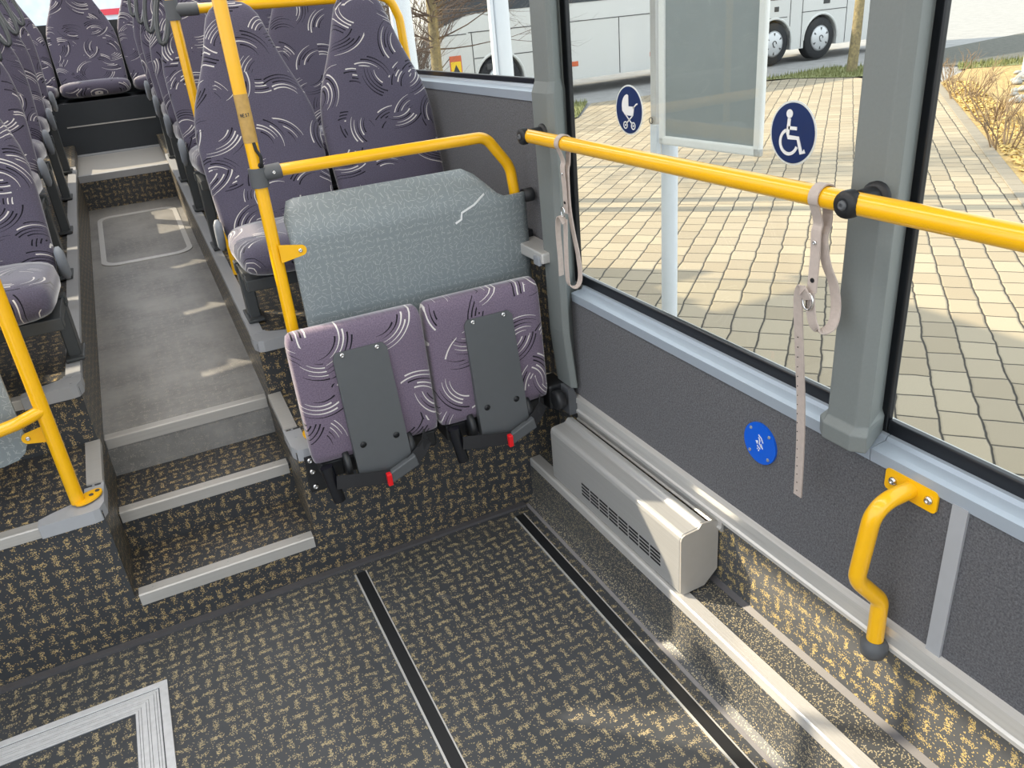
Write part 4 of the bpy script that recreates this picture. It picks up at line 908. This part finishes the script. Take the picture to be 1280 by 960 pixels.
# ------------------------------------------------------------------ folded seats
def folding_seat(x0, x1, label):
    t = thing('folding_seat', label, 'folding seat', ((x0 + x1) / 2, 2.12, 0.40), 'folded tip-up seats')
    cu = MB(); cx = (x0 + x1) / 2; hw = (x1 - x0) / 2; rings = []
    for z, sw, sh in ((0.470, 0.94, 0.55), (0.476, 0.985, 0.85), (0.50, 1.0, 1.0), (0.60, 1.0, 1.0), (0.70, 1.0, 1.0), (0.80, 1.0, 1.0), (0.845, 0.995, 0.95), (0.868, 0.97, 0.75), (0.878, 0.93, 0.45)):
        yc = 2.128 + 0.04 * (z - 0.47); rings.append(super_ring(cx, yc, z, hw * sw, 0.042 * sh, 28, 6.0))
    cu.loft(rings).build('cushion', 'fabric_pale', t, uvm='xz')
    px0, px1 = (x0 + 0.115, x0 + 0.275) if hw < 0.3 else (x0, x1)
    yb = 2.055; pp = MB()
    o2 = [(px0 + 0.010 + (0.008 if False else 0), 0.806), (px0, 0.790), (px0 + 0.004, 0.415), (px0 + 0.014, 0.404), (px1 + 0.008, 0.404), (px1 + 0.014, 0.415), (px1 + 0.002, 0.790), (px1 - 0.010, 0.806)]
    pp.prism([(x, yb + 0.038 * (z - 0.40) / 0.41, z) for x, z in o2][::-1], (0, 0.026, 0)); ppo = pp.build('back_plate', 'panelgrey', t, bevel=0.004)
    for q in (px0 + 0.028, px1 - 0.028):
        sc = MB(); screw_head(sc, (q, yb + 0.0365, 0.797), 0.0075, (Vector((0, -1, 0)), Vector((1, 0, 0)), Vector((0, 0, 1)))); sc.build('plate_rivet', 'chrome', ppo)
        sc = MB(); sc.lathe([(0.0005, 0), (0.010, 0), (0.010, 0.0015), (0.0005, 0.0018)], (q + 0.006, yb + 0.0105, 0.512), (Vector((0, -1, 0)), Vector((1, 0, 0)), Vector((0, 0, 1))), 16); sc.build('plate_plug', 'black', ppo)
    for q in (px0 - 0.022, px1 + 0.020):
        h_ = MB(); h_.lathe([(0.010, -0.008), (0.040, -0.008), (0.044, -0.002), (0.044, 0.010), (0.012, 0.012)], (q, 2.10, 0.452), 'X', 22); h_.build('hinge', 'dark', t)
    br = MB(); br.box(x0 + 0.02, x1 - 0.01, 2.115, 2.208, 0.405, 0.462); br.build('hinge_beam', 'dark', t, bevel=0.006)
    rt = MB(); a = Vector((x0 + 0.030, 2.075, 0.470)); b = Vector((x0 + 0.046, 2.062, 0.352)); rt.tube([a, b], 0.019, 18); rto = rt.build('belt_retractor', 'gloss', t, bevel=0.003)
    bl = MB(); bl.ribbon([(x0 + 0.046, 2.045, 0.425), (x0 + 0.10, 2.036, 0.418), (x0 + 0.15, 2.032, 0.408), (x0 + 0.205, 2.030, 0.400)], (0, 0.15, 1), 0.042, 0.003)
    bl.ribbon([(x0 + 0.275, 2.034, 0.420), (x0 + 0.315, 2.05, 0.438), (x0 + 0.345, 2.065, 0.462), (x0 + 0.350, 2.09, 0.480)], (0, 0.4, 1), 0.040, 0.003)
    blo = bl.build('belt_webbing', 'belt', t)
    bu = MB(); bu.hexa([(x0 + 0.205, 2.018, 0.378), (x0 + 0.205, 2.040, 0.378), (x0 + 0.300, 2.048, 0.408), (x0 + 0.300, 2.026, 0.408)], [(x0 + 0.205, 2.018, 0.416), (x0 + 0.205, 2.040, 0.416), (x0 + 0.292, 2.048, 0.446), (x0 + 0.292, 2.026, 0.446)])
    buo = bu.build('belt_buckle', 'panelgrey', t, bevel=0.004)
    MB().box(x0 + 0.192, x0 + 0.207, 2.014, 2.042, 0.374, 0.415).build('release_button', 'red', buo, bevel=0.003)
    return t
fa = folding_seat(0.254, 0.656, 'folded-up purple tip-up seat nearer the aisle steps')
fb = folding_seat(0.664, 1.052, 'folded-up purple tip-up seat nearer the window wall')
bp = thing('seat_bracket', 'black bolted bracket at the aisle end of the folded seats', 'bracket', (0.262, 2.2, 0.39))
MB().box(0.240, 0.300, 2.196, 2.208, 0.325, 0.455).build('plate', 'dark', bp, bevel=0.003)
for z in (0.440, 0.400, 0.345):
    sc = MB(); screw_head(sc, (0.256, 2.196, z), 0.0095, (Vector((0, -1, 0)), Vector((1, 0, 0)), Vector((0, 0, 1)))); sc.build('bolt', 'chrome', bp)
eb = thing('seat_bracket', 'black hinge bracket between the folded seats and the heater', 'bracket', (1.085, 2.13, 0.42))
e = MB(); e.box(1.056, 1.125, 2.10, 2.20, 0.41, 0.50); e.lathe([(0.012, 0), (0.030, 0.0), (0.034, 0.008), (0.034, 0.03), (0.02, 0.036)], (1.055, 2.07, 0.46), 'X', 18); e.build('housing', 'dark', eb, bevel=0.008)
e = MB(); e.prism([(1.100, 2.05, 0.40), (1.130, 2.05, 0.40), (1.130, 2.05, 0.47), (1.118, 2.05, 0.50), (1.100, 2.05, 0.50)], (0, 0.05, 0)); e.build('strut', 'clampgrey', eb, bevel=0.004)
lt = thing('wall_latch', 'short metal latch bar on the rear pillar beside the partition', 'latch', (1.10, 2.24, 0.945))
MB().hexa([(1.064, 2.30, 0.922), (1.14, 2.30, 0.922), (1.14, 2.10, 0.922), (1.064, 2.10, 0.922)], [(1.064, 2.30, 0.962), (1.14, 2.30, 0.962), (1.14, 2.10, 0.956), (1.064, 2.10, 0.956)]).build('bar', 'alu', lt, bevel=0.005)
MB().box(1.057, 1.07, 2.112, 2.15, 0.914, 0.944).build('catch', 'cover', lt, bevel=0.004)
MB().box(1.100, 1.135, 2.29, 2.33, 0.905, 0.985).build('end_block', 'black', lt, bevel=0.004)

# ------------------------------------------------------------------ outside: sign, posts, coach, plants
SXP, SYP = 1.975, 2.690
bs = thing('bus_stop_sign', 'white post with an empty grey notice frame just outside the window', 'sign post', (SXP, SYP, GZ))
MB().tube([(SXP, SYP - 0.005, GZ), (SXP, SYP - 0.005, 3.0)], 0.034, 22).build('post', 'post', bs)
MB().box(SXP - 0.060, SXP - 0.040, SYP + 0.004, SYP + 0.040, 1.10, 2.6).build('channel', 'alu', bs, bevel=0.002)
MB().box(SXP - 0.062, SXP - 0.038, SYP + 0.000, SYP + 0.042, 1.06, 1.18).build('channel_end', 'post', bs, bevel=0.003)
MB().tube([(SXP - 0.065, SYP + 0.030 + 0.012 * math.cos(a), 1.195 + 0.012 * math.sin(a)) for a in [2 * pi * k / 12 for k in range(13)]], 0.002, 6, cap=False).build('wire_ring', 'clampgrey', bs)
FA, FB = Vector((1.930, 2.672)), Vector((1.976, 2.145)); FD = (FB - FA); FL = FD.length; FD.normalize(); FN = Vector((-FD.y, FD.x))
if FN.x > 0: FN = -FN
def fpt(a, b, d): q = FA + FD * a + FN * d; return Vector((q.x, q.y, b))
fz0, fz1 = 1.108, 1.86
def fbox(a0, a1, b0, b1, d0, d1): return MB().hexa([fpt(a0, b0, d0), fpt(a1, b0, d0), fpt(a1, b0, d1), fpt(a0, b0, d1)], [fpt(a0, b1, d0), fpt(a1, b1, d0), fpt(a1, b1, d1), fpt(a0, b1, d1)])
fw = MB()
for q in (fbox(0, FL, fz0, fz0 + 0.034, 0, 0.022), fbox(0, FL, fz1 - 0.034, fz1, 0, 0.022), fbox(0, 0.034, fz0, fz1, 0, 0.022), fbox(FL - 0.034, FL, fz0, fz1, 0, 0.022)): fw.add(q.v, q.f)
fw.build('notice_frame', plain('frame_silver', (0.86, 0.86, 0.84), 0.4, 0.0, noise_amt=0.03), bs, bevel=0.008)
fbox(0.02, FL - 0.02, fz0 + 0.02, fz1 - 0.02, 0.002, 0.012).build('notice_panel', 'notice', bs)

def lamp_post(x, y, r, label):
    t = thing('white_post', label, 'post', (x, y, GZ)); MB().tube([(x, y, GZ), (x, y, 4.0)], r, 18).build('post', 'post', t)
    MB().box(x - r - 0.05, x - r - 0.01, y - 0.03, y + 0.03, GZ + 0.3, 3.8).build('side_channel', 'post', t, bevel=0.004)
    return t
lamp_post(3.85, 8.14, 0.085, 'white post outside, in front of the coach front wheel')
lamp_post(2.91, 8.5, 0.085, 'white post outside, seen beside the bent yellow rail end')
bo = MB(); bo.lathe([(0.20, 0), (0.20, 0.9), (0.17, 0.96), (0.05, 0.98)], (16.2, 10.3, GZ), 'Z', 20); b_ = bo.build('bollard', 'white', origin=(16.2, 10.3, GZ)); tag(b_, 'white bollard standing among the pale stones', 'bollard')

YC = 17.3
co = thing('coach', 'white touring coach parked across the road beyond the windows', 'coach', (13.0, YC + 1.2, GZ))
bd = MB(); prof = [(6.35, -0.02), (20.85, -0.02), (20.95, 0.4), (20.85, 3.3), (7.55, 3.3), (6.9, 2.6), (6.35, 1.22), (6.05, 0.85), (6.12, 0.2)]
def arch(cx, r, zb=-0.02, n=14): return [(cx - r + 0.0, zb)] + [(cx + r * math.cos(pi - pi * k / n), 0.17 + r * math.sin(pi - pi * k / n)) for k in range(n + 1)] + [(cx + r, zb)]
outl = [(6.12, 0.2), (6.35, -0.02)] + arch(8.05, 0.60) + arch(16.08, 0.60) + arch(17.72, 0.60) + [(20.85, -0.02), (20.95, 0.4), (20.85, 3.3), (7.55, 3.3), (6.9, 2.6), (6.35, 1.22), (6.05, 0.85)]
bd.prism([(x, YC, z) for x, z in outl], (0, 2.5, 0)).build('body', 'coach', co)
MB().box(6.6, 20.6, YC + 0.25, YC + 2.2, 0.0, 0.95).build('underbody', 'seam', co)
ws = MB(); ws.prism([(6.42, YC - 0.012, 1.30), (7.45, YC - 0.012, 1.62), (20.6, YC - 0.012, 1.62), (20.6, YC - 0.012, 2.9), (7.5, YC - 0.012, 2.9), (6.95, YC - 0.012, 2.6)], (0, 0.02, 0)); ws.build('side_glass', 'coachglass', co)
sm = MB()
for x0, x1, z in ((6.2, 7.3, 1.215), (7.35, 20.6, 1.235), (7.44, 9.6, 0.70), (15.2, 16.5, 0.80), (17.0, 18.6, 0.87)): sm.box(x0, x1, YC - 0.006, YC + 0.01, z - 0.009, z + 0.009)
for x, z0, z1 in ((6.30, 0.0, 1.2), (7.42, 0.0, 1.235), (9.25, 0, 1.235), (11.25, 0, 1.235), (13.2, 0, 1.235), (15.2, 0, 1.235), (16.60, 0.0, 1.235), (17.02, 0.0, 1.235), (18.62, 0, 1.235), (19.6, 0.0, 1.235)): sm.box(x - 0.009, x + 0.009, YC - 0.006, YC + 0.01, z0, z1)
sm.build('panel_seam', 'seam', co)
for cx in (8.05, 16.08, 17.72):
    am = MB(); am.tube([(cx + 0.62 * math.cos(pi * k / 16), YC + 0.01, 0.17 + 0.62 * math.sin(pi * k / 16)) for k in range(17)], 0.035, 8); am.build('wheel_arch', 'coach', co)
    wh = MB(); wh.lathe([(0.30, 0), (0.50, 0.0), (0.525, 0.03), (0.525, 0.27), (0.45, 0.30)], (cx, YC + 0.02, 0.175), 'Y', 36); who = wh.build('wheel', 'tyre', co)
    hb_ = MB(); hb_.lathe([(0.31, 0.0), (0.325, -0.012), (0.27, -0.035), (0.12, -0.055), (0.02, -0.06)], (cx, YC + 0.022, 0.175), 'Y', 32); hbo = hb_.build('hubcap', 'hub', who)
    hs = MB()
    for k in range(6):
        a = 2 * pi * k / 6 + 0.5; ca, sa = math.cos(a), math.sin(a); y_ = YC - 0.024
        p = lambda rr, tt: (cx + rr * ca - tt * sa, y_, 0.175 + rr * sa + tt * ca)
        hs.prism([p(0.27, -0.025), p(0.27, 0.025), p(0.20, 0.008), p(0.20, -0.008)], (0, 0.014, 0))
    hs.build('hub_slot', 'seam', who)
    hl = MB(); hl.tube([(cx + (0.055 + 0.012 * math.sin(3 * a)) * math.cos(a), YC - 0.042, 0.175 + 0.075 * math.sin(a)) for a in [1.6 * pi * k / 14 for k in range(15)]], 0.011, 6); hl.build('hub_emblem', 'seam', who)
for x in (10.0, 12.22): MB().box(x - 0.09, x + 0.09, YC - 0.012, YC + 0.01, 0.27, 0.38).build('side_marker', 'orange', co, bevel=0.01)
MB().box(7.72, 7.86, YC - 0.012, YC + 0.01, 0.43, 0.56).build('fuel_flap', 'seam', co, bevel=0.01)
MB().box(16.05, 16.2, YC - 0.012, YC + 0.01, 0.95, 1.07).build('vent_flap', 'seam', co, bevel=0.01); MB().box(17.75, 17.98, YC - 0.012, YC + 0.01, 1.02, 1.15).build('vent_flap', 'seam', co, bevel=0.01)
dc = MB(); dc.box(6.84, 7.12, YC - 0.010, YC + 0.01, 0.38, 0.80); dco = dc.build('warning_decal', 'orange', co)
MB().box(6.86, 7.10, YC - 0.014, YC - 0.009, 0.40, 0.68).build('decal_field', 'warn', dco)
dg = MB(); dg.prism([(6.90, YC - 0.018, 0.46), (7.06, YC - 0.018, 0.46), (6.98, YC - 0.018, 0.62)], (0, 0.004, 0)); dg.box(6.90, 7.06, YC - 0.018, YC - 0.013, 0.42, 0.44); dg.build('decal_symbol', 'seam', dco)
# bare trees and shrubs
def twigs(mb, base, direction, length, r, depth, rnd, spread=0.6, seg=5):
    d = Vector(direction).normalized(); p = Vector(base); pts = [p.copy()]; n = 4
    for k in range(n):
        d = (d + Vector((rnd.uniform(-1, 1), rnd.uniform(-1, 1), rnd.uniform(-0.4, 0.6))) * 0.16).normalized(); p = p + d * length / n; pts.append(p.copy())
    mb.tube(pts, r, seg, cap=False, radii=[r * (1 - 0.55 * k / n) for k in range(n + 1)])
    if depth > 0:
        for k in range(rnd.randint(3, 4)):
            q = pts[rnd.randint(1, n)]; nd = (d + Vector((rnd.uniform(-1, 1), rnd.uniform(-1, 1), rnd.uniform(-0.5, 0.9))) * spread).normalized()
            twigs(mb, q, nd, length * rnd.uniform(0.5, 0.75), r * 0.5, depth - 1, rnd, spread, max(3, seg - 1))
def tree(nm, x, y, h, r, label, nb, depth, zb, seed, lean=(0, 0), blen=1.2):
    rnd = random.Random(seed); t = thing(nm, label, 'tree', (x, y, GZ))
    tr = MB(); pts = [(x + lean[0] * k / 6 + rnd.uniform(-0.02, 0.02), y + lean[1] * k / 6, GZ + h * k / 6) for k in range(7)]
    tr.tube(pts, r, 12, radii=[r * (1.15 - 0.09 * k) for k in range(7)]); tr.build('trunk', 'bark', t)
    br = MB()
    for k in range(nb):
        f = rnd.uniform(zb, 1.0); a = rnd.uniform(0, 2 * pi)
        twigs(br, (x + lean[0] * f, y + lean[1] * f, GZ + h * f), (math.cos(a), math.sin(a), rnd.uniform(-0.1, 0.6)), blen * rnd.uniform(0.7, 1.2), min(0.012, r * 0.14), depth, rnd, 0.8, 4)
    br.build('branches', 'bush', t); return t
tree('bare_tree', 15.35, 13.95, 5.0, 0.105, 'mossy bare trunk on the grass strip in front of the coach rear wheels', 10, 2, 0.7, 21, (0.35, 0.2))
tree('bare_tree', 4.05, 10.6, 4.2, 0.075, 'bare twiggy tree with brown trunk before the coach front', 120, 3, 0.36, 22, (-0.05, 0.1), 0.95)
def bush(x, y, rad, h, label, seed, nb=40, depth=2, nm='bare_bush'):
    rnd = random.Random(seed); mb = MB()
    for k in range(nb):
        a = rnd.uniform(0, 2 * pi); q = rad * 0.45 * math.sqrt(rnd.random())
        twigs(mb, (x + q * math.cos(a), y + q * math.sin(a), GZ), (0.55 * math.cos(a), 0.55 * math.sin(a), 1.0), h * rnd.uniform(0.5, 0.9), 0.010 + 0.004 * h, depth, rnd, 0.6, 4)
    o = mb.build(nm, 'bush' if nm == 'bare_bush' else 'twig', origin=(x, y, GZ)); return tag(o, label, 'shrub')
bush(7.6, 24.6, 1.5, 3.8, 'big leafless bush behind the coach front', 31, 90, 3)
bush(4.9, 15.6, 0.6, 2.1, 'leafless bush at the road edge, left of the coach front', 32, 60, 3)
for i, (x, y, r, h, lab) in enumerate(((12.5, 9.0, 0.6, 0.75, 'dry twiggy shrub nearest the far end of the mulch bed'), (10.9, 7.35, 0.6, 0.75, 'dry twiggy shrub in the middle of the mulch bed'), (9.3, 6.1, 0.5, 0.65, 'dry twiggy shrub beside the kerb of the mulch bed'), (9.0, 5.3, 0.5, 0.7, 'dry twiggy shrub at the near end of the mulch bed, by the slab'), (14.6, 10.9, 0.7, 0.6, 'low straw-coloured shrub by the yellowed grass line'))):
    bush(x, y, r * 0.8, h * 0.72, lab, 41 + i, 12, 2, 'dry_shrub')
bl = thing('distant_building', 'pale building with a red band seen through the rear window', 'building', (-3, 42, GZ))
MB().box(-14, 10, 42, 48, GZ, 4.2).build('wall', 'facade', bl); MB().box(-0.1, 10, 41.9, 42.0, 2.88, 3.12).build('red_band', 'fascia', bl)
